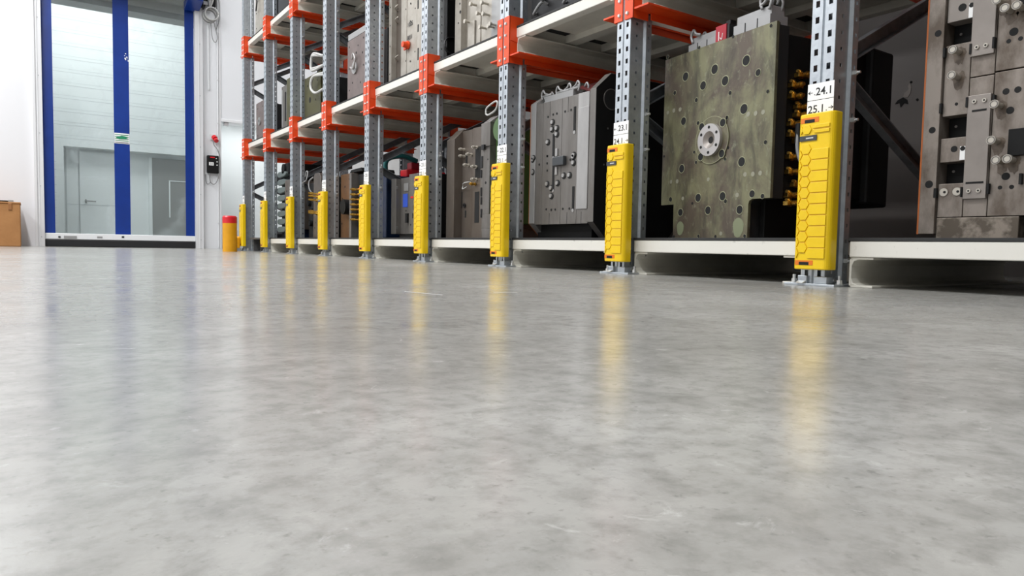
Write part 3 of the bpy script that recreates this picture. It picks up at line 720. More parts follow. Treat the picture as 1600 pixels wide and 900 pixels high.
# ---------------------------------------------------------------- mould 0 : olive clamp plate facing the aisle
F = Frame(2.25, 2.151, 8.0, 0.978)
m0 = thing('injection_mould', (2.6, 1.85, ZM), 'olive stained mould plate with round locating ring and many bores', 'injection mould', 'injection moulds in the rack')
UL, ZT, ZN = 0.622, 0.930, 0.300
ul2, ur2 = F.at(1052, 345)[0], F.at(1168, 345)[0]
def tee(mb, u0, u1, a, b, zn, zt, d0, d1, m, r=0.018):
    p = [(a, ZM), (b, ZM), (b, zn-r), (b+r*0.3, zn-r*0.3), (b+r, zn), (u1, zn), (u1, zt), (u0, zt), (u0, zn), (a-0.002, zn)]
    mb.prism(p, 'y', d0, d1, m)
mb = MB(F.m); tee(mb, 0, UL, ul2, ur2, ZN, ZT, 0, 0.013, 'olive'); tee(mb, 0.001, UL-0.004, ul2+.002, ur2-.004, ZN, ZT-.002, 0.013, 0.022, 'steeld')
Z1 = lambda px, py, q: ((px/q[2])+q[0], (py/q[2])+q[1])
A_ = (900, 0, 4.092); B_ = (1020, 160, 4.091)
for x, y, r in [(887,443,.0185),(701,490,.0175),(1089,387,.0185),(813,547,.017),(954,517,.018),(1074,697,.0185),(1165,464,.0125),(688,775,.016),(632,594,.009),(770,640,.009),(986,594,.008),(965,752,.008),(788,305,.007),(1005,235,.006),(587,365,.008),(1248,165,.007),(1227,585,.007)]:
    px, py = Z1(x, y, A_); u, z = F.at(px, py); hole(mb, u, z, r, 'oliverim' if r > .0065 else None)
for x, y, r in [(185,424,.0165),(568,380,.0175),(290,610,.0165),(446,600,.0165),(353,690,.016),(555,686,.016),(177,703,.015),(465,632,.0085),(253,645,.006),(114,620,.010),(635,585,.0135),(702,600,.009),(72,345,.006),(721,255,.008),(135,857,.006),(292,855,.007),(400,857,.006),(587,855,.007),(475,97,.008),(265,318,.007),(277,383,.007),(463,362,.007),(482,290,.006),(455,211,.004),(455,228,.004),(290,132,.008)]:
    px, py = Z1(x, y, B_); u, z = F.at(px, py); hole(mb, u, z, r, 'oliverim' if r > .0065 else None)
mb.build('clamping_plate', m0, 0.002, props={'label': 'olive stained steel clamping plate'})
mb = MB(F.m)
for x, y, r in [(97,65,.008),(135,52,.009),(175,45,.009),(610,75,.010),(658,70,.009),(706,62,.009),(590,460,.009),(640,458,.009),(687,452,.009),(117,508,.008),(156,505,.009),(355,492,.008),(192,614,.008),(540,592,.009),(435,838,.008)]:
    px, py = Z1(x, y, B_); u, z = F.at(px, py); mb.cyl((u, -0.0004, z), (0, -1, 0), r, 0.0004, 'spot', 12, smooth=False)
for x, y, ru in [(175,805,.022),(545,800,.028)]:
    px, py = Z1(x, y, B_); u, z = F.at(px, py)
    mb.add([(u+ru*math.cos(t/20*2*math.pi)*(1+.12*math.sin(t)), -0.0006, z+ru*1.35*math.sin(t/20*2*math.pi)) for t in range(20)], [list(range(20))], 'greenspot')
mb.build('stain_mark', m0)
u, z = F.at(1112.5, 219); ub, zb = F.at(1113, 219)
mb = MB(F.m); mb.cyl((ub, -0.0, zb), (0, -1, 0), 0.094, 0.004, 'olive', 40); mb.ringd((ub, -0.002, zb), (0, -1, 0), 0.0925, 0.0945, 0.0025, 'oliverim', 40)
mb.ringd((u, -0.004, z), (0, -1, 0), 0.034, 0.064, 0.014, 'ring', 36)
mb.cyl((u, -0.0045, z), (0, -1, 0), 0.034, 0.001, 'hole', 24)
# conical bore inside the ring
seg = 28; R1, R2 = 0.034, 0.014
vs = [(u+R1*math.cos(2*math.pi*k/seg), -0.018, z+R1*math.sin(2*math.pi*k/seg)) for k in range(seg)] + [(u+R2*math.cos(2*math.pi*k/seg), -0.006, z+R2*math.sin(2*math.pi*k/seg)) for k in range(seg)]
mb.add(vs, [(k, (k+1) % seg, (k+1) % seg+seg, k+seg) for k in range(seg)], 'cover', True)
for k in range(6):
    a = math.radians(30+60*k); mb.cyl((u+0.050*math.cos(a), -0.0185, z+0.050*math.sin(a)), (0, -1, 0), 0.0062, 0.0006, 'hole', 12, smooth=False)
for k in range(4):
    a = math.radians(45+90*k); hole(mb, ub+0.085*math.cos(a), zb+0.085*math.sin(a), 0.0155, 'oliverim', -0.004)
mb.build('locating_ring', m0, props={'label': 'bright steel locating ring'})
mb = MB(F.m); tee(mb, 0.012, UL-0.006, ul2+.01, ur2-.01, ZN, ZT-0.008, 0.022, 0.07, 'steeld'); mb.build('mould_plate', m0, 0.002)
mb = MB(F.m); mb.box((0.03, 0.075, ZN+0.02), (UL-0.02, 0.30, ZT-0.03), 'black'); mb.build('mould_plate', m0, 0.003)
mb = MB(F.m); mb.box((0.05, 0.07, ZM), (UL-0.09, 0.50, ZN+0.02), 'black'); mb.build('mould_base', m0, 0.003)
mb = MB(F.m); mb.box((0.02, 0.305, ZN+0.02), (UL-0.03, 0.52, ZT-0.02), 'black'); mb.build('mould_plate', m0, 0.003)
mb = MB(F.m); mb.prism([(0.52, ZN), (0.645, ZN-0.01), (0.645, ZT-0.03), (0.52, ZT-0.02)], 'x', 0.02, UL+0.0, 'black'); mb.build('rear_plate', m0, 0.01)
# brass fittings on the side facing the camera
zz = [0.755, 0.715, 0.675, 0.61, 0.575, 0.535, 0.515, 0.455, 0.40, 0.355, 0.315, 0.285, 0.640]
for k, z in enumerate(zz):
    mb = MB(F.m); dd = 0.115 + (0.03 if k % 3 == 0 else 0.0)
    fitting(mb, (UL-0.02, dd, z), (1, 0, 0), 0.010, 0.05); mb.box((UL-0.02, dd-0.028, z-0.008), (UL+0.002, dd+0.028, z+0.008), 'brass')
    fitting(mb, (UL-0.012, dd+0.02, z), (0.2, -1, 0.25), 0.008, 0.055)
    mb.build('hose_fitting', m0, 0.001)
mb = MB(F.m); mb.tube([(UL+0.03, 0.095, 0.565), (UL+0.032, 0.09, 0.52), (UL+0.035, 0.09, 0.47), (UL+0.05, 0.10, 0.42), (UL+0.075, 0.12, 0.385), (UL+0.10, 0.15, 0.37)], 0.0065, 'plugbox', 8)
mb.cyl((UL+0.03, 0.095, 0.50), (0, 0, 1), 0.011, 0.07, 'steeld', 10); mb.build('water_hose', m0)
# connectors on top
mb = MB(F.m); ua = F.at(1076, 70, 0.03)[0]; ub2 = F.at(1120, 60, 0.03)[0]; uc = F.at(1146, 50, 0.03)[0]; ud = F.at(1203, 38, 0.03)[0]
connector(mb, ua, ub2, 0.03, ZT-0.008, 0.075); mb.build('connector_block', m0, 0.003)
mb = MB(F.m); mb.box((ub2+0.004, 0.02, ZT-0.008), (ub2+0.062, 0.12, ZT+0.068), 'redlabel'); mb.box((ub2+0.062, 0.024, ZT-0.008), (ub2+0.075, 0.12, ZT+0.064), 'steeld'); mb.box((ub2+0.02, 0.019, ZT+0.01), (ub2+0.024, 0.020, ZT+0.045), 'signwhite'); mb.tube([(ub2+0.03, 0.019, ZT+0.02), (ub2+0.04, 0.019, ZT+0.012), (ub2+0.044, 0.019, ZT+0.035)], 0.0015, 'signwhite', 5)
mb.box((ub2+0.028, 0.05, ZT+0.068), (ub2+0.052, 0.08, ZT+0.09), 'steeld')
mb.build('connector_block', m0, 0.003, props={'label': 'connector block with a dark red label'})
mb = MB(F.m); connector(mb, uc, ud, 0.03, ZT-0.008, 0.09); cbk = mb.build('connector_block', m0, 0.003)
for uu, zz_, sg in ((ua+0.02, ZT+0.075, 1), (ud-0.045, ZT+0.105, 1), (ud-0.012, ZT+0.095, -1)):
    mb = MB(F.m); latch(mb, uu, 0.035, zz_, sg); mb.build('latch', cbk)

# ---------------------------------------------------------------- mould 1 : silver, plates stacked along the row
F = Frame(2.19, 3.047, 0, 0.952)
m1 = thing('injection_mould', (2.6, 2.93, ZM), 'silver steel mould with vertical seams, round bolts and chamfered end plates', 'injection mould', 'injection moulds in the rack')
S4 = (820, 110, 6.43); S5 = (820, 240, 6.43)
def g4(x, y): return F.at(x/6.43+820, y/6.43+110)
def g5(x, y): return F.at(x/6.43+820, y/6.43+240)
zb = 0.228; zt1 = 0.882
seams = [g4(v, 500)[0] for v in (60, 115, 182, 372, 535, 650, 712)]
def endplate(u0, u1, m, nm, lab=None, dmax=0.62, ztt=0.972):
    mb = MB(F.m); mb.prism([(0.0, 0.235), (0.085, ZM), (dmax-0.08, ZM), (dmax, 0.235), (dmax, ztt-0.08), (dmax-0.08, ztt), (0.095, ztt), (0.0, 0.89)], 'x', u0, u1, m)
    if nm == 'near_clamping_plate':
        mb.cyl((u1+0.0002, 0.10, 0.845), (1, 0, 0), 0.048, 0.001, 'hole', 24, smooth=False); mb.ringd((u1, 0.10, 0.845), (1, 0, 0), 0.048, 0.053, 0.0015, 'steel', 24)
        for dd, zz_ in ((0.08, 0.70), (0.20, 0.83), (0.12, 0.62), (0.09, 0.44), (0.10, 0.33), (0.17, 0.86), (0.06, 0.52), (0.20, 0.40)): mb.cyl((u1, dd, zz_), (1, 0, 0), 0.005, 0.001, 'steel', 8, smooth=False)
    return mb.build(nm, m1, 0.0015, props={'label': lab} if lab else None)
mb = MB(F.m); mb.prism([(0.004, 0.235), (0.085, ZM), (0.54, ZM), (0.62, 0.235), (0.62, 0.88), (0.54, 0.94), (0.095, 0.955), (0.004, 0.885)], 'x', seams[0]-0.008, seams[0], 'insul'); mb.build('insulation_sheet', m1, props={'label': 'orange insulation sheet'})
endplate(seams[0], seams[1]-0.001, 'steell', 'far_clamping_plate', None, 0.62, 0.955)
u6 = seams[6]
mb = MB(F.m); mb.prism([(0.0, 0.235), (0.085, ZM), (0.54, ZM), (0.62, 0.235), (0.62, 0.895), (0.54, 0.975), (0.095, 0.975), (0.0, 0.89)], 'x', seams[5], u6-0.001, 'steel'); mb.build('clamping_plate', m1, 0.0015)
endplate(u6-0.001, u6+0.001, 'black', 'near_clamping_plate', 'black face with a large round bore', 0.60, 0.972)
cols = ['steel', 'steel', 'steel', 'steel']
for j in range(1, 5):
    mb = MB(F.m); a, b = seams[j], seams[j+1]
    mb.box((a+0.0012, 0.002, zb), (b-0.0012, 0.52, zt1), cols[j-1])
    if j in (2, 3, 4): mb.box((a+0.0012+(b-a)*0.35, 0.0015, zt1-0.08), (a+0.004+(b-a)*0.35, 0.0022, zt1), 'hole'); mb.box((a+0.0012+(b-a)*0.42, 0.0015, zb), (a+0.004+(b-a)*0.42, 0.0022, zb+0.06), 'hole')
    mb.build('mould_plate', m1, 0.0015)
mb = MB(F.m); mb.box((seams[0]+0.02, 0.05, ZM), (seams[5]-0.02, 0.5, zb), 'black'); mb.build('support_bar', m1)
mb = MB(F.m)
for f, l in ((g4, [(85,527),(232,467),(283,443),(320,433),(403,413),(463,397),(678,380),(225,860),(672,862),(635,375),(550,395)]), (g5, [(223,25),(222,97),(143,110),(223,170),(455,60),(672,30),(72,548),(213,560),(263,565),(303,562),(380,555),(445,552),(655,503),(525,530),(613,520)])):
    for x, y in l: u, z = f(x, y); hole(mb, u, z, 0.0062, None, 0.001)
mb.build('bore', m1)
for f, x, y0, y1 in ((g4, 283, 640, 880), (g4, 495, 365, 620), (g5, 280, 120, 370), (g5, 480, 330, 570)):
    mb = MB(F.m); u, z0 = f(x, y1); _, z1 = f(x, y0); mb.box((u-0.007, -0.0004, z0), (u+0.009, 0.004, z1), 'hole'); mb.ringd((u+0.001, 0.0, z0), (0, -1, 0), 0.0, 0.009, 0.0006, 'steell', 12); mb.build('slot', m1)
for f, l in ((g4, [(275,520),(270,590),(318,580),(318,640),(228,720),(490,850),(85,880)]), (g5, [(78,60),(78,185),(485,30),(485,90),(387,220),(445,215),(220,305),(325,295),(262,345),(262,425)])):
    for x, y in l:
        u, z = f(x, y); mb = MB(F.m); mb.cyl((u+0.003, 0.001, z-0.001), (0, -1, 0), 0.0175, 0.0018, 'hole', 18, smooth=False); mb.cyl((u, 0.0, z), (0, -1, 0), 0.0115, 0.006, 'steell', 16, 0.010); mb.build('bolt', m1)
ua, za = g4(540, 400); ub, _ = g4(645, 400); uc, zc = g5(575, 555)
mb = MB(F.m); mb.box((seams[4]+0.002, -0.003, zc), (seams[5]-0.002, 0.002, za+0.01), 'steell'); mb.build('cover_plate', m1, 0.001)
mb = MB(F.m); mb.box((seams[4]+0.002, -0.002, zt1-0.09), (seams[5]-0.002, 0.002, zt1), 'steell'); mb.build('cover_plate', m1, 0.001)
u0, z0 = g5(302, 130); u1, z1 = g4(415, 858)
mb = MB(F.m); mb.box((u0, -0.02, z0), (u1, 0.002, z1), 'tag'); mb.build('latch_block', m1, 0.003, props={'label': 'black plastic block'})
for dz in (-0.045, 0.005 + (z1-z0)):
    mb = MB(F.m); mb.box((u0+0.003, -0.004, z0+dz), (u0+0.022, 0.002, z0+dz+0.04), 'steell'); mb.build('small_plate', m1, 0.001)
# connector with latches on top
mb = MB(F.m); ua = F.at(850, 150, 0.08)[0]; ub = F.at(905, 135, 0.08)[0]
mb.prism([(seams[1]-0.01, zt1), (ub, zt1), (ub, zt1+0.045), (ua+0.05, zt1+0.045), (seams[1]+0.02, zt1+0.02)], 'y', 0.04, 0.16, 'plugbox'); cbk = mb.build('connector_block', m1, 0.003)
for a, sg in ((ua+0.03, 1), (ua+0.16, 1), (ub-0.04, -1), (ub+0.03, -1)):
    mb = MB(F.m); latch(mb, a, 0.05, zt1+0.062, sg); mb.tube([(a, 0.05, zt1+0.05), (a+0.08*sg, 0.05, zt1+0.052)], 0.007, 'plugbox', 6); mb.build('latch', cbk)
mb = MB(F.m); mb.add([(ub-0.05, 0.10, zt1+0.07), (ub+0.10, 0.08, zt1+0.02), (ub+0.12, 0.2, zt1+0.09), (ub-0.03, 0.22, zt1+0.11)], [(0, 1, 2, 3)], 'maroon')
mb.build('maroon_cover', m1, solid=0.003, props={'label': 'maroon plastic sheet'})

# ---------------------------------------------------------------- mould -1 : big pin-studded mould nearest the camera
F = Frame(2.30, 1.10)
mr = thing('injection_mould', (2.7, 0.95, ZM), 'large brown-stained steel mould studded with round pins and orange edge', 'injection mould', 'injection moulds in the rack')
def h2(x, y): return (x/4.7375+1440, y/4.7375)
def h3(x, y): return (x/4.735+1430, y/4.735+190)
def P2(x, y, d=0): return F.at(*h2(x, y), d)
def P3(x, y, d=0): return F.at(*h3(x, y), d)
def R2(a, b, c, d_): p = h2(a, b); q = h2(c, d_); return F.rect(p[0], p[1], q[0], q[1])
def R3(a, b, c, d_): p = h3(a, b); q = h3(c, d_); return F.rect(p[0], p[1], q[0], q[1])
ZTM = 1.02
uo = P3(40, 700)[0]; uA = P3(150, 700)[0]; uA2 = P3(197, 100)[0]; uB = P3(352, 600)[0]; uC = P3(533, 600)[0]; uD = P3(765, 770)[0]
uo2 = P2(90, 300)[0]; uo = min(uo, uo2)
zA = P3(100, 832)[1]; zBse = P3(300, 705)[1]
mb = MB(F.m); mb.box((uo-0.010, 0.0, zA), (uo, 0.60, ZTM), 'insul'); mb.build('insulation_sheet', mr, props={'label': 'orange insulation sheet'})
uA = P3(163, 600)[0]
mb = MB(F.m); mb.box((uo, -0.012, zA), (uA-0.001, 0.60, ZTM), 'oilsteel')
for p, r in ((P2(137, 253), .011), (P3(140, 67), .011), (P3(116, 466), .013)): hole(mb, p[0], p[1], r*0.9, None, -0.012)
mb.build('clamping_plate', mr, 0.0015)
def rows(uL, uR, blocks, m, nm, d=0.0):
    for (z0, z1, kind) in blocks:
        if kind == 'gap':
            mb = MB(F.m); mb.box((uL+0.001, 0.05, z0), (uR-0.001, 0.4, z1), 'black'); mb.cyl((uL+0.02, 0.05, z0+0.04), (0, -1, 0), 0.004, 0.002, 'steel', 8); mb.build('recess', mr)
        else:
            mb = MB(F.m); mb.box((uL+0.001, d, z0), (uR-0.001, 0.42, z1-0.001), kind); mb.build(nm, mr, 0.0012)
zz2 = lambda y, x=290: P2(x, y)[1]; zz3 = lambda y, x=280: P3(x, y)[1]
rows(uA, uB, [(zBse, zz3(455), 'oilsteel'), (zz3(455), zz3(297), 'gap'), (zz3(297), zz3(118), 'oilsteel'), (zz3(118), zz2(848), 'gap'),
              (zz2(848), zz2(320), 'oilsteel'), (zz2(320), zz2(150), 'gap'), (zz2(150), ZTM, 'cover')], None, 'slide_block')
# column C
zc2 = lambda y: P2(460, y)[1]; zc3 = lambda y: P3(450, y)[1]
rows(uB, uC, [(zBse, zc2(562), 'oilsteel'), (zc2(556), ZTM, 'oilsteel')], None, 'mould_plate', 0.0)
for z0, z1 in ((zc3(572), zc2(700)), (zc2(410), ZTM-0.01)):
    mb = MB(F.m); mb.box((uB+0.002, -0.010, z0), (uC-0.002, 0.0, z1), 'cover'); mb.build('cover_strip', mr, 0.0012)
mb = MB(F.m)
for u, z in (P2(422, 355), P2(488, 340), P2(403, 755), P2(478, 745), P3(408, 515), P3(480, 512)):
    mb.cyl((u, -0.010, z), (0, -1, 0), 0.006, 0.004, 'pin', 12); mb.cyl((u, -0.0142, z), (0, -1, 0), 0.0028, 0.0005, 'hole', 6, smooth=False)
mb.build('cover_screw', mr)
mb = MB(F.m)
for a in (R2(385, 812, 492, 826), R3(385, 446, 515, 460)): mb.box((a[0], -0.0112, a[2]), (a[1], -0.010, a[3]), 'hole')
mb.build('milled_groove', mr)
# column D
rows(uC, uD+0.03, [(zBse, P2(640, 520)[1], 'oilsteel')], None, 'mould_plate', 0.0)
rows(uC, uD+0.03, [(P2(640, 512)[1], ZTM, 'oilsteel')], None, 'mould_plate', 0.0)
mb = MB(F.m); mb.box((uA+0.0, 0.0, ZM), (uD, 0.55, zBse-0.002), 'mottle'); mb.build('base_plate', mr, 0.002, props={'label': 'dark mottled base plate'})
mb = MB(F.m); mb.box((uD+0.031, 0.05, ZM), (uD+0.06, 0.55, ZTM-0.02), 'steeld'); mb.build('clamping_plate', mr, 0.002)
for p in (P2(248, 392), P2(240, 578), P2(570, 32), P2(628, 90), P2(715, 70), P2(550, 790), P3(575, 152), P3(608, 297), P3(692, 288)):
    mb = MB(F.m); mb.cyl((p[0]+0.012, 0.0, p[1]), (0, -1, 0), 0.0085, 0.035, 'pin', 16); mb.cyl((p[0]+0.012, -0.035, p[1]), (0, -1, 0), 0.0125, 0.010, 'pin', 18, 0.012)
    mb.ringd((p[0]+0.012, -0.045, p[1]), (0, -1, 0), 0.008, 0.0105, 0.001, 'steel', 16); mb.build('guide_pin', mr)
    mb = MB(F.m); n = 22
    mb.add([(p[0]+0.014+(0.017+random.uniform(-.004, .004))*math.cos(2*math.pi*k/n), -0.0007, p[1]-0.004+(0.020+random.uniform(-.005, .005)+(0.014 if math.sin(2*math.pi*k/n) < -0.6 else 0))*math.sin(2*math.pi*k/n)) for k in range(n)], [list(range(n))], 'oil'); mb.build('oil_stain', mr)
mb = MB(F.m)
for p, r in ((P2(303, 55), .012), (P2(683, 235), .012), (P2(645, 305), .0065), (P2(733, 285), .0065), (P2(625, 677), .0095), (P2(713, 663), .0095), (P2(655, 817), .011), (P2(258, 770), .005), (P3(288, 203), .010), (P3(670, 405), .0115), (P3(627, 488), .006), (P3(713, 483), .0065)):
    hole(mb, p[0], p[1], r*0.95, None, 0.0)
mb.build('bore', mr)
mb = MB(F.m)
for a in (R2(172, 360, 187, 430), R2(367, 330, 381, 405), R2(537, 280, 552, 360), R2(145, 770, 160, 842), R2(340, 725, 355, 797), R2(540, 705, 554, 770), R3(150, 495, 170, 565), R3(347, 485, 358, 560), R3(542, 460, 557, 535), R3(780, 385, 800, 465)):
    mb.box((a[0], -0.0135, a[2]), (a[1], 0.001, a[3]), 'hole')
mb.build('locking_key', mr, props={'label': 'small black locking keys'})
for a, hp in ((R2(355, 25, 400, 132), P2(378, 40)), (R3(335, 183, 379, 285), P3(358, 200))):
    mb = MB(F.m); mb.box((a[0], -0.006, a[2]), (a[1], 0.0, a[3]), 'signwhite'); hole(mb, hp[0], hp[1], 0.007, None, -0.006); mb.build('white_bracket', mr, 0.001)
for p in (P3(212, 523), P3(310, 518)):
    mb = MB(F.m); mb.cyl((p[0], 0, p[1]), (0, -1, 0), 0.012, 0.003, 'pin', 18); mb.cyl((p[0]+0.003, -0.003, p[1]), (0, -1, 0), 0.004, 0.0006, 'hole', 10, smooth=False); mb.build('bushing', mr)
for a in (R3(697, 55, 800, 255), R2(714, -10, 770, 50)):
    mb = MB(F.m); mb.box((a[0], -0.012, a[2]), (min(a[1]+0.01, uD+0.03), 0.0, a[3]), 'black'); mb.build('black_cover', mr, 0.002)

# ---------------------------------------------------------------- mould 2 : steel with green side
F = Frame(2.22, 3.957, 0, 0.965)
m2 = thing('injection_mould', (2.6, 3.85, ZM), 'brown-grey steel mould with long slots and green side behind a guard', 'injection mould', 'injection moulds in the rack')
def k2(x, y, d=0): return F.at(x/4.5+690, y/4.5+180, d)
a0 = k2(62, 500)[0]; a1 = k2(115, 500)[0]; a2 = k2(185, 500)[0]; a3 = k2(272, 500)[0]; a4 = k2(335, 500)[0]; a5 = k2(400, 500)[0]
mb = MB(F.m); mb.prism([(-0.03, ZM), (0.5, ZM), (0.5, 0.86), (0.04, 0.86), (-0.03, 0.79)], 'x', a0, a1, 'steelw'); mb.build('clamping_plate', m2, 0.002)
mb = MB(F.m); mb.box((a1+.001, 0.03, ZM), (a2-.001, 0.48, 0.845), 'steelw'); mb.build('mould_plate', m2, 0.002)
mb = MB(F.m); mb.box((a2, 0.03, ZM), (a3-.001, 0.48, 0.85), 'steelw'); mb.build('mould_plate', m2, 0.002)
mb = MB(F.m); mb.box((a3, 0.0, 0.30), (a4, 0.48, 0.855), 'steel'); mb.prism([(0.0, 0.855), (0.48, 0.855), (0.48, 0.90), (0.06, 0.90)], 'x', a3+0.02, a4, 'steell'); mb.build('mould_plate', m2, 0.002)
mb = MB(F.m); mb.box((a4+.001, 0.04, 0.24), (a5+0.04, 0.5, 0.86), 'greenp'); mb.cyl((a5, 0.0, 0.80), (0, 1, 0), 0.07, 0.1, 'greenp', 20); mb.build('cooling_manifold', m2, 0.006, props={'label': 'green painted side body'})
mb = MB(F.m); mb.box((a3+0.02, 0.0, ZM+0.06), (a5, 0.3, 0.30), 'steel'); mb.prism([(a3+0.03, ZM), (a5, ZM), (a5, ZM+0.06), (a3-0.01+0.03, ZM+0.06)], 'y', 0.0, 0.3, 'steel'); mb.build('foot_block', m2, 0.002)
for x0, y0, x1, y1 in ((240, 225, 272, 440), (235, 540, 262, 755), (120, 540, 145, 655), (172, 280, 182, 340), (165, 670, 173, 720), (55, 735, 90, 755)):
    u0, z1 = k2(x0, y0, 0.03); u1, z0 = k2(x1, y1, 0.03); mb = MB(F.m); mb.box((u0, 0.028, z0), (u1, 0.034, z1), 'hole'); mb.build('slot', m2)
for x, y in ((130, 240), (130, 287), (160, 350), (215, 362), (215, 450), (205, 483), (220, 225), (180, 275)):
    u, z = k2(x, y, 0.0); mb = MB(F.m); fitting(mb, (u+0.01, 0.03, z), (0, -1, 0), 0.009, 0.045, 'brass' if y == 483 else 'pin'); mb.build('hose_fitting', m2)
u, z = k2(150, 500, 0.02); mb = MB(F.m); mb.tube([(u, 0.02, z), (u+0.04, 0.0, z+0.015), (u+0.09, 0.0, z+0.02), (u+0.1, 0.02, z+0.02)], 0.003, 'cablel', 6); mb.tube([(u, 0.02, z), (u+0.03, 0.0, z-0.02), (u+0.08, 0.0, z-0.01)], 0.003, 'cablel', 6); mb.build('small_hose', m2)
mb = MB(F.m)
for x0, y0, x1, y1 in ((276, 385, 284, 440), (276, 510, 284, 570), (276, 578, 284, 628), (276, 660, 284, 720), (276, 290, 290, 370)):
    u0, z1 = k2(x0, y0); u1, z0 = k2(x1, y1); mb.box((u0, -0.004, z0), (u1, 0.0, z1), 'steeld')
u, z = k2(310, 475); hole(mb, u, z, 0.009); u, z = k2(325, 310); hole(mb, u, z, 0.005); mb.build('side_key', m2)
u0, z0 = k2(290, 240); u1, z1 = k2(375, 205)
mb = MB(F.m); mb.box((u0, -0.012, z0-0.005), (u0+0.03, 0.0, z1+0.01), 'steeld'); mb.box((u0+0.03, -0.012, z0+0.012), (u1, 0.0, z1-0.004), 'steeld'); mb.build('bracket', m2, 0.001)
u, z = k2(360, 45, 0.05); mb = MB(F.m); mb.tube([(u-0.08, 0.05, 0.925), (u-0.07, 0.05, 0.96), (u+0.02, 0.05, 0.985), (u+0.05, 0.05, 0.975), (u+0.03, 0.05, 0.935), (u-0.05, 0.05, 0.915), (u-0.08, 0.05, 0.925)], 0.006, 'cablel', 8); mb.build('lifting_loop', m2)
mb = MB(F.m)
u, z = k2(163, 635, 0.028); mb.ringd((u, 0.028, z), (0, -1, 0), 0.006, 0.014, 0.008, 'steeld', 14); mb.build('plug', m2)

# ---------------------------------------------------------------- mould 3 : grey with blue label, navy body
F = Frame(2.255, 4.877, 0, 0.98)
m3 = thing('injection_mould', (2.6, 4.75, ZM), 'grey steel mould with a small blue label and chamfered plate', 'injection mould', 'injection moulds in the rack')
def k3(x, y, d=0): return F.at(x/4.5+580, y/4.5+200, d)
b0 = k3(157, 560)[0]; b1 = k3(190, 560)[0]; b2 = k3(265, 560)[0]; b3 = k3(330, 560)[0]; zb3 = 0.185
mb = MB(F.m); mb.prism([(b0, zb3), (b1, zb3), (b1, 0.60), (b0, 0.605)], 'y', -0.02, 0.4, 'steel'); mb.build('clamping_plate', m3, 0.003)
mb = MB(F.m); mb.box((b1+.001, 0.02, zb3), (b2-.001, 0.4, 0.605), 'steel'); mb.build('mould_plate', m3, 0.002)
mb = MB(F.m); mb.box((b2, 0.0, zb3), (b3, 0.4, 0.62), 'steel'); mb.build('mould_plate', m3, 0.002)
mb = MB(F.m); mb.box((b3+.001, 0.02, zb3), (b3+0.16, 0.4, 0.61), 'black'); mb.build('mould_plate', m3, 0.002)
mb = MB(F.m); mb.box((b0+0.05, 0.03, ZM), (b3+0.1, 0.38, zb3), 'steeld'); mb.build('support_bar', m3)
u0, z1 = k3(226, 465, .02); u1, z0 = k3(257, 555, .02); mb = MB(F.m); mb.box((u0, 0.017, z0), (u1, 0.02, z1), 'blueplate'); mb.build('blue_label', m3)
u0, z1 = k3(234, 390, .02); u1, z0 = k3(264, 440, .02); mb = MB(F.m); mb.box((u0, 0.016, z0), (u1, 0.02, z1), 'steell'); mb.build('name_plate', m3)
mb = MB(F.m)
for x, y in ((182, 418), (182, 700)): u, z = k3(x, y, -.02); hole(mb, u, z, 0.008, 'steell', -0.02)
for x, y in ((245, 582), (278, 680)): u, z = k3(x, y); hole(mb, u, z, 0.007, None, 0.0)
for x0, y0, x1, y1 in ((295, 545, 303, 575), (290, 600, 297, 635), (238, 600, 250, 665)): u0, z1 = k3(x0, y0); u1, z0 = k3(x1, y1); mb.box((u0, -0.001, z0), (u1, 0.021, z1), 'hole')
mb.build('bore', m3)
u, z = k3(288, 488); mb = MB(F.m); mb.box((u-0.02, -0.003, z-0.006), (u+0.02, 0, z+0.008), 'red'); mb.build('red_mark', m3)
nb = thing('injection_mould', (2.7, 5.1, ZM), 'navy blue mould body behind the grey mould with blue label', 'injection mould', 'injection moulds in the rack')
mb = MB(); mb.box((2.27, 5.04, ZM), (3.0, 5.20, 0.64), 'navy'); mb.build('mould_body', nb, 0.01)
mb = MB(); mb.box((2.45, 5.06, 0.64), (2.8, 5.18, 0.70), 'red'); mb.box((2.5, 5.08, 0.70), (2.68, 5.16, 0.76), 'redlabel'); mb.build('red_block', nb, 0.01)
mb = MB(); mb.cyl((2.36, 5.04, 0.40), (0, -1, 0), 0.05, 0.03, 'steeld', 20); mb.build('round_cover', nb)
mb = MB(); mb.tube([(2.30, 5.12, 0.64), (2.30, 5.10, 0.76), (2.42, 5.09, 0.80), (2.55, 5.08, 0.77)], 0.02, 'teal', 8); mb.build('teal_hose', nb)

# ---------------------------------------------------------------- mould 4 : rust-brown body + grey plate with brass
m4 = thing('injection_mould', (2.6, 5.75, ZM), 'rust-brown mould with grey plate and a column of brass fittings', 'injection mould', 'injection moulds in the rack')
F = Frame(2.19, 5.79, 0, 0.96)
mb = MB(F.m); mb.box((0.0, 0.0, ZM), (0.29, 0.5, 0.71), 'brown')
for u, z in ((0.04, 0.5), (0.2, 0.66), (0.03, 0.28), (0.24, 0.25), (0.1, 0.6)): hole(mb, u, z, 0.010)
mb.build('mould_body', m4, 0.004)
mb = MB(F.m); mb.cyl((0.20, 0.0, 0.42), (0, -1, 0), 0.065, 0.06, 'black', 24); mb.build('black_bushing', m4, 0.004)
mb = MB(F.m); mb.box((0.30, -0.04, ZM), (0.345, 0.5, 0.70), 'steel'); mb.build('clamping_plate', m4, 0.003)
mb = MB(F.m); mb.box((0.36, 0.02, ZM), (0.55, 0.5, 0.69), 'steeld'); mb.build('mould_plate', m4, 0.003)
mb = MB(F.m); mb.prism([(0.20, 0.71), (0.48, 0.71), (0.46, 0.74), (0.24, 0.735)], 'y', 0.0, 0.3, 'black'); mb.build('top_bar', m4, 0.003)
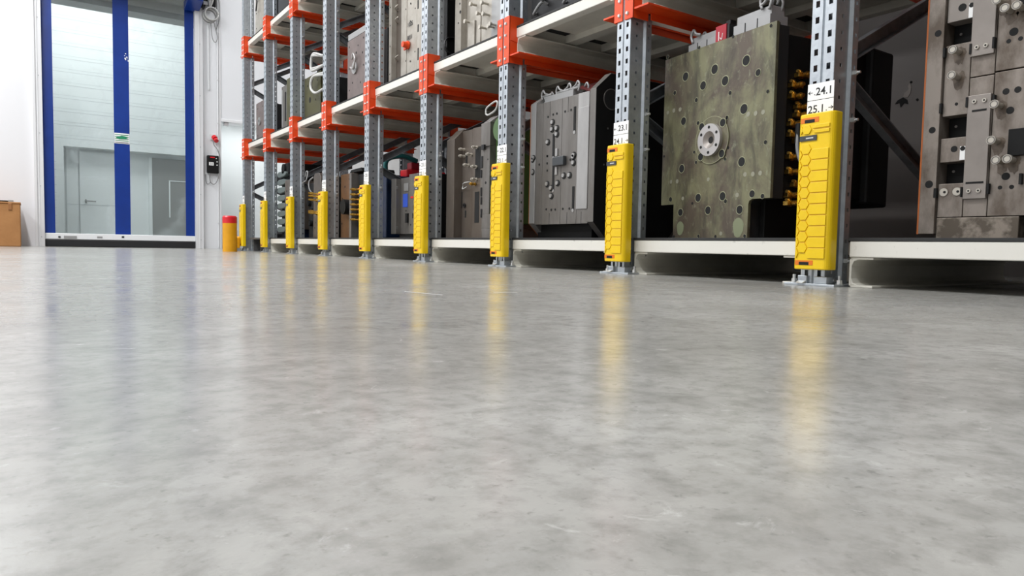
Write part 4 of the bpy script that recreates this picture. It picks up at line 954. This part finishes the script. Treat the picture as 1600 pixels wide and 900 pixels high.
for k in range(7):
    mb = MB(F.m); z = 0.56-k*0.042; fitting(mb, (0.40, 0.02, z), (-0.35, -1, 0), 0.011, 0.085); mb.box((0.37, -0.015, z-0.006), (0.46, 0.0, z+0.006), 'brass'); mb.build('hose_fitting', m4, 0.001)
# ---------------------------------------------------------------- mould 5 : rounded plate with brass
m5 = thing('injection_mould', (2.6, 6.65, ZM), 'dark mould with a rounded brown-grey plate and few brass fittings', 'injection mould', 'injection moulds in the rack')
F = Frame(2.165, 6.69, 0, 0.95)
mb = MB(F.m); mb.box((0.0, 0.05, ZM), (0.27, 0.5, 0.70), 'steeld')
for u, z in ((0.05, 0.5), (0.15, 0.42), (0.1, 0.3), (0.2, 0.55)): mb.cyl((u, 0.05, z), (0, -1, 0), 0.03, 0.03, 'black', 12)
mb.build('mould_body', m5, 0.004)
p = [(0.28, ZM), (0.60, ZM), (0.60, 0.60), (0.50, 0.68)] + [(0.42+0.08*math.cos(a), 0.70+0.075*math.sin(a)) for a in [math.radians(t) for t in range(0, 90, 15)]] + [(0.33, 0.775), (0.29, 0.75)]
mb = MB(F.m); mb.prism(p, 'y', 0.0, 0.05, 'brownplate')
for u, z in ((0.35, 0.3), (0.33, 0.25), (0.45, 0.6)): hole(mb, u, z, 0.008)
mb.build('clamping_plate', m5, 0.004)
for z in (0.57, 0.545, 0.51, 0.40, 0.385):
    mb = MB(F.m); fitting(mb, (0.42, 0.0, z), (-0.3, -1, 0.1), 0.012, 0.09); mb.build('hose_fitting', m5)
mb = MB(F.m); mb.tube([(0.30, 0.02, 0.55), (0.24, -0.02, 0.62), (0.22, -0.02, 0.70), (0.28, 0.0, 0.74)], 0.008, 'cable', 7); mb.tube([(-0.02, 0.02, 0.62), (0.05, -0.02, 0.70), (0.13, -0.02, 0.72), (0.12, 0.0, 0.80), (0.07, 0.0, 0.81), (0.05, 0, 0.76)], 0.007, 'cable', 7); mb.build('hose', m5)
# ---------------------------------------------------------------- mould 6 : ribbed
m6 = thing('injection_mould', (2.6, 7.6, ZM), 'ribbed grey-green mould stack with a grey plate beside it', 'injection mould', 'injection moulds in the rack')
F = Frame(2.17, 7.59, 0, 0.93)
for k in range(8):
    z = ZM + 0.06 + k*0.088
    mb = MB(F.m); mb.prism([(0.0, z+0.015), (0.06, z), (0.25, z+0.006), (0.34, z+0.03), (0.34, z+0.05), (0.23, z+0.066), (0.05, z+0.066), (0.0, z+0.05)], 'y', 0, 0.35, 'ribs'); mb.build('rib', m6, 0.006)
mb = MB(F.m); mb.box((0.01, 0.05, ZM), (0.32, 0.45, 0.88), 'black'); mb.cyl((0.22, 0.0, 0.92), (0, 1, 0), 0.055, 0.2, 'black', 16); mb.box((0.12, 0.02, 0.86), (0.36, 0.4, 0.98), 'black'); mb.build('mould_body', m6, 0.006)
mb = MB(F.m); mb.box((0.36, -0.02, 0.25), (0.55, 0.4, 0.78), 'steelw')
for z in (0.35, 0.5, 0.66): hole(mb, 0.43, z, 0.012, None, -0.02)
mb.build('clamping_plate', m6, 0.003)
mb = MB(F.m); mb.box((0.28, 0.0, ZM), (0.5, 0.4, 0.25), 'navy'); mb.build('foot_block', m6, 0.004)
mb = MB(F.m); mb.box((0.1, 0.5, 0.95), (0.5, 0.7, 1.02), 'steel'); mb.build('top_plate', m6, 0.003)
# small part on the trestle
sp = thing('clamp_fixture', (XP+0.3, 8.2, 0.155), 'small dark clamp fixture standing on the low trestle', 'fixture')
mb = MB(); mb.box((XP+0.1, 7.95, 0.155), (XP+0.4, 8.3, 0.20), 'steeld'); mb.prism([(7.98, 0.20), (8.27, 0.20), (8.22, 0.245), (8.1, 0.265), (8.0, 0.24)], 'x', XP+0.15, XP+0.3, 'beam_dark'); mb.build('fixture_body', sp, 0.006)
mb = MB(); mb.cyl((XP+0.14, 8.1, 0.225), (-1, 0, 0), 0.022, 0.04, 'cablel', 14); mb.build('clamp_knob', sp)

# ---------------------------------------------------------------- moulds on the lower orange beams
Z1L = LV[0]+0.154
def slab_mould(y_far, uw, zt, z0, m, label, extra=None, x=2.17, k=0.964, kz=0.89, holes=(), dep=0.4, ring=None, sub=None):
    Fr = Frame(x, y_far, 0, k, kz, z0)
    t = thing('injection_mould', (x+dep/2, y_far-uw/2, z0), label, 'injection mould', 'injection moulds in the rack')
    mb = MB(Fr.m); mb.box((0, 0, z0), (uw, 0.06, zt), m)
    for u, z, r in holes: hole(mb, u*uw, z0+(zt-z0)*z, r)
    mb.build('clamping_plate', t, 0.003)
    mb = MB(Fr.m); mb.box((0.02, 0.06, z0), (uw-0.02, dep, zt-0.03), sub or 'steeld'); mb.build('mould_body', t, 0.004)
    if ring:
        mb = MB(Fr.m); mb.ringd((ring[0]*uw, 0, z0+(zt-z0)*ring[1]), (0, -1, 0), 0.02, ring[2], 0.012, 'ring' if m != 'mauve' else 'steell', 24); mb.cyl((ring[0]*uw, 0.0005, z0+(zt-z0)*ring[1]), (0, -1, 0), 0.02, 0.001, 'hole', 16); mb.build('locating_ring', t)
    if extra: extra(t, Fr)
    return t
# bay 1: dark body
def ex(t, Fr):
    for u, z in ((0.05, 0.06), (0.12, 0.12), (0.3, 0.05)):
        mb = MB(Fr.m); mb.tube([(u, 0.0, Z1L+z), (u+0.03, -0.04, Z1L+z-0.02), (u+0.08, -0.03, Z1L+z+0.03), (u+0.1, 0.0, Z1L+z+0.02)], 0.008, 'cable', 6); mb.build('hose', t)
slab_mould(3.03, 0.62, Z1L+0.55, Z1L, 'steeld', 'dark mould above the silver mould with vertical seams', ex)
# bay 0 and bay -1 loads (only their shade reaches the picture) are left out
# bay 2: beige mould with pins and round steel cover
F = Frame(2.22, 3.90)
b2 = thing('injection_mould', (2.5, 3.7, Z1L), 'beige steel mould with pins and round recess above the green-sided mould', 'injection mould', 'injection moulds in the rack')
def kb(x, y, d=0): return F.at(x/6.925+600, y/6.925, d)
c = [kb(v, 200)[0] for v in (785, 850, 915, 985, 1045, 1160)]
ZB2 = Z1L+0.62
mb = MB(F.m); mb.box((c[0], -0.01, Z1L), (c[1], 0.4, ZB2), 'beige'); 
for x, y, r in ((822, 40, .006), (826, 130, .009), (805, 250, .005)): u, z = kb(x, y, -.01); hole(mb, u, z, r, 'steel', -0.01)
mb.build('clamping_plate', b2, 0.002)
for (a, b, m, d) in ((c[1]+.001, c[2], 'beige', 0.03), (c[2]+.001, c[3], 'beige', 0.01), (c[3]+.015, c[4], 'beige', 0.0), (c[4]+.001, c[5], 'beige', 0.005)):
    mb = MB(F.m); mb.box((a, d, Z1L), (b, 0.4, ZB2), m); mb.build('mould_plate', b2, 0.002)
mb = MB(F.m); mb.box((c[3], 0.04, Z1L), (c[3]+.016, 0.4, ZB2), 'black'); mb.build('slot', b2)
mb = MB(F.m); mb.box((c[5]+.001, 0.0, Z1L), (c[5]+0.10, 0.4, ZB2), 'plugbox'); mb.build('side_block', b2, 0.003)
mb = MB(F.m); mb.box((c[2]+0.01, -0.01, Z1L), (c[3]+0.01, 0.01, Z1L+0.20), 'beige'); mb.build('foot_block', b2, 0.002)
u, z = kb(858, 370, .03); mb = MB(F.m); mb.cyl((u, 0.031, z+0.015), (0, -1, 0), 0.034, 0.002, 'black', 20, smooth=False); mb.box((u-0.034, 0.028, Z1L), (u+0.034, 0.031, z+0.015), 'steeld'); mb.build('round_recess', b2)
for x, y in ((940, 50), (1010, 150), (1075, 155), (1040, 300), (1060, 35), (1150, 265), (1130, 290), (880, 238)):
    u, z = kb(x, y, -0.03); mb = MB(F.m); mb.cyl((u+0.01, 0.02, z), (0, -1, 0), 0.007, 0.05, 'pin', 10); mb.cyl((u+0.01, -0.03, z), (0, -1, 0), 0.012, 0.014, 'pin', 14); mb.build('guide_pin', b2)
db = thing('injection_mould', (2.7, 4.05, Z1L), 'black round-shouldered mould body beside the beige pinned mould', 'injection mould')
mb = MB(); mb.box((2.27, 4.11, Z1L), (2.9, 4.20, ZB2), 'black'); mb.build('mould_body', db, 0.005)
mb = MB(); mb.ringd((2.30, 4.11, Z1L+0.16), (0, -1, 0), 0.05, 0.056, 0.02, 'steeld', 24); mb.build('round_cover', db)
# bay 3: pale mould with orange knob
F = Frame(2.22, 4.80)
b3o = thing('injection_mould', (2.5, 4.7, Z1L), 'pale beige mould with an orange knob and black lettering', 'injection mould', 'injection moulds in the rack')
e = [kb(v, 350)[0] if False else F.at(v/6.925+600, 40)[0] for v in (80, 108, 185, 245, 300, 355, 385, 405)]
def kc(x, y, d=0): return F.at(x/6.925+600, y/6.925, d)
for (a, b, m, d, nm) in ((e[0], e[1], 'beige', -0.02, 'clamping_plate'), (e[1], e[2], 'steelw', 0.02, 'mould_plate'), (e[2], e[3], 'beige', 0.0, 'mould_plate'), (e[3], e[4], 'beige', 0.003, 'mould_plate'), (e[4], e[5], 'beige', 0.0, 'mould_plate'), (e[5], e[7], 'beige', 0.0, 'clamping_plate')):
    mb = MB(F.m); mb.box((a+.001, d, Z1L), (b, 0.4, Z1L+0.66), m)
    if nm == 'clamping_plate' and a == e[0]:
        for z in (0.1, 0.3, 0.45, 0.58): hole(mb, (a+b)/2, Z1L+z, 0.006, None, d)
    mb.build(nm, b3o, 0.002)
mb = MB(F.m)
for x, y in ((288, 38), (338, 90), (237, 100), (235, 660), (283, 662), (335, 558), (385, 665), (285, 230), (125, 90), (127, 200)):
    u, z = kc(x, y); hole(mb, u, z, 0.006, None, 0.0 if x > 190 else 0.02)
for y0, y1 in ((0, 95), (265, 345), (520, 650)):
    u, z1 = kc(370, y0); _, z0 = kc(370, y1); mb.box((u-0.008, -0.001, z0), (u+0.008, 0.001, z1), 'hole')
mb.build('bore', b3o)
def mtx(px, py):
    u, z = kc(px, py); w_ = F.o + F.U*u; return Matrix(((0, 0, -1, F.o.x-0.0015), (-1, 0, 0, w_.y), (0, 1, 0, z), (0, 0, 0, 1)))
text('1005', 0.042, mtx(255, 298), 'ink', b3o, 'stamped_number'); text('8011', 0.042, mtx(252, 440), 'ink', b3o, 'stamped_number')
u, z = kc(265, 490); mb = MB(F.m); mb.cyl((u, -0.001, z), (0, -1, 0), 0.030, 0.012, 'orange', 8); mb.cyl((u, -0.012, z), (0, -1, 0), 0.024, 0.035, 'orange', 10, 0.020); mb.box((u-0.04, -0.02, z-0.03), (u, -0.008, z-0.014), 'orange'); mb.build('orange_knob', b3o, 0.002)
for y in (60, 190, 600):
    u, z = kc(115, y+60); mb = MB(F.m); mb.tube([(u, 0.02, z), (u+0.03, -0.01, z+0.015), (u+0.06, 0.0, z+0.03)], 0.004, 'pin', 6); mb.build('wire_clip', b3o)
bd = thing('injection_mould', (2.7, 5.0, Z1L), 'black mould body with grey hoses beside the orange-knobbed mould', 'injection mould')
mb = MB(); mb.box((2.27, 5.04, Z1L), (2.9, 5.12, Z1L+0.50), 'black'); mb.build('mould_body', bd, 0.005)
mb = MB(); mb.tube([(2.29, 5.03, Z1L+0.30), (2.31, 5.02, Z1L+0.36), (2.34, 5.02, Z1L+0.30), (2.34, 5.02, Z1L+0.12), (2.30, 5.03, Z1L+0.04)], 0.008, 'cablel', 6); mb.build('hose', bd)
# bay 4: mauve plate
def ex4(t, Fr):
    mb = MB(Fr.m); mb.box((0.01, 0.0, 1.815), (0.38, 0.2, 1.87), 'plugbox'); mb.build('connector_block', t, 0.004)
    mb = MB(Fr.m); mb.tube([(0.15, -0.02, 1.62), (0.20, -0.03, 1.66), (0.24, -0.03, 1.60), (0.20, -0.03, 1.53), (0.14, -0.03, 1.55)], 0.008, 'ring', 7); mb.build('hook', t)
    mb = MB(Fr.m); mb.box((0.385, 0.0, Z1L), (0.40, 0.25, 1.81), 'insul'); mb.build('insulation_sheet', t)
    mb = MB(Fr.m); mb.box((-0.14, 0.1, Z1L), (-0.01, 0.4, 1.66), 'black'); mb.build('side_block', t)
slab_mould(5.60, 0.385, 1.812, Z1L, 'mauve', 'mauve-grey mould plate with a hook, above the rust-brown mould', ex4,
           holes=[(0.1, 0.9, .009), (0.9, 0.92, .009), (0.5, 0.75, .012), (0.1, 0.55, .009), (0.9, 0.5, .009), (0.3, 0.3, .009), (0.75, 0.25, .009), (0.12, 0.2, .008), (0.6, 0.85, .007), (0.85, 0.7, .01)], ring=(0.45, 0.52, 0.055))
# bay 5 : dark olive body with hoses
def ex5(t, Fr):
    mb = MB(Fr.m); mb.cyl((0.16, 0.1, 1.73), (0, 0, 1), 0.03, 0.07, 'black', 14); mb.box((0.12, 0.06, 1.70), (0.20, 0.14, 1.74), 'olived'); mb.build('top_fitting', t)
    for a in (0, 0.02): 
        mb = MB(Fr.m); mb.tube([(0.62, -0.03+a, 1.80), (0.44, -0.05, 1.86-a), (0.36, -0.05, 1.84), (0.34, -0.05, 1.74), (0.40, -0.05, 1.70+a), (0.62, -0.03, 1.71)], 0.013, 'cablel', 7)
        mb.tube([(0.62, -0.02, 1.62+a), (0.42, -0.05, 1.64), (0.34, -0.05, 1.60-a), (0.35, -0.05, 1.52), (0.45, -0.04, 1.47), (0.62, -0.03, 1.48)], 0.013, 'cablel', 7); mb.build('hose', t)
slab_mould(6.69, 0.46, 1.70, Z1L, 'olived', 'dark olive mould with pale hoses above the rounded plate mould', ex5, holes=[(0.2, 0.8, .012), (0.5, 0.7, .012), (0.8, 0.82, .012), (0.35, 0.45, .03), (0.7, 0.4, .012)])
# bay 6
def ex6(t, Fr):
    mb = MB(Fr.m); mb.box((0.02, -0.004, Z1L+0.05), (0.05, 0, 1.72), 'steell'); mb.box((0.12, -0.003, Z1L+0.1), (0.16, 0, 1.68), 'hole'); mb.build('edge_strip', t)
    mb = MB(Fr.m); mb.box((0.25, -0.02, Z1L), (0.40, 0.4, 1.80), 'olived'); mb.build('mould_plate', t, 0.004)
slab_mould(7.43, 0.24, 1.76, Z1L, 'steel', 'grey plates with olive edge above the ribbed dark mould', ex6, holes=[(0.8, 0.8, .008), (0.8, 0.2, .008)])
# bay 7
slab_mould(8.42, 0.36, 1.74, Z1L, 'mauve', 'mauve plate with a bright ring above the low dark trestle', None, holes=[(0.2, 0.85, .009), (0.8, 0.85, .009), (0.2, 0.15, .009)], ring=(0.45, 0.5, 0.05))
# upper level, bay 7 and 6
Z2L = LV[1]+0.154
def ex7(t, Fr):
    mb = MB(Fr.m); mb.tube([(0.12, -0.01, 2.86), (0.15, -0.03, 2.90), (0.19, -0.03, 2.84), (0.15, -0.03, 2.74), (0.12, -0.02, 2.77)], 0.008, 'steeld', 7); mb.build('hook', t)
slab_mould(8.45, 0.50, 3.05, Z2L, 'beige', 'beige mould plate with a hook on the upper beams at the rack end', ex7, holes=[(0.1, 0.5, .01), (0.1, 0.2, .01), (0.8, 0.4, .01)])
slab_mould(7.55, 0.50, 2.95, Z2L, 'steeld', 'dark mould on the upper beams above the grey and olive plates', None)
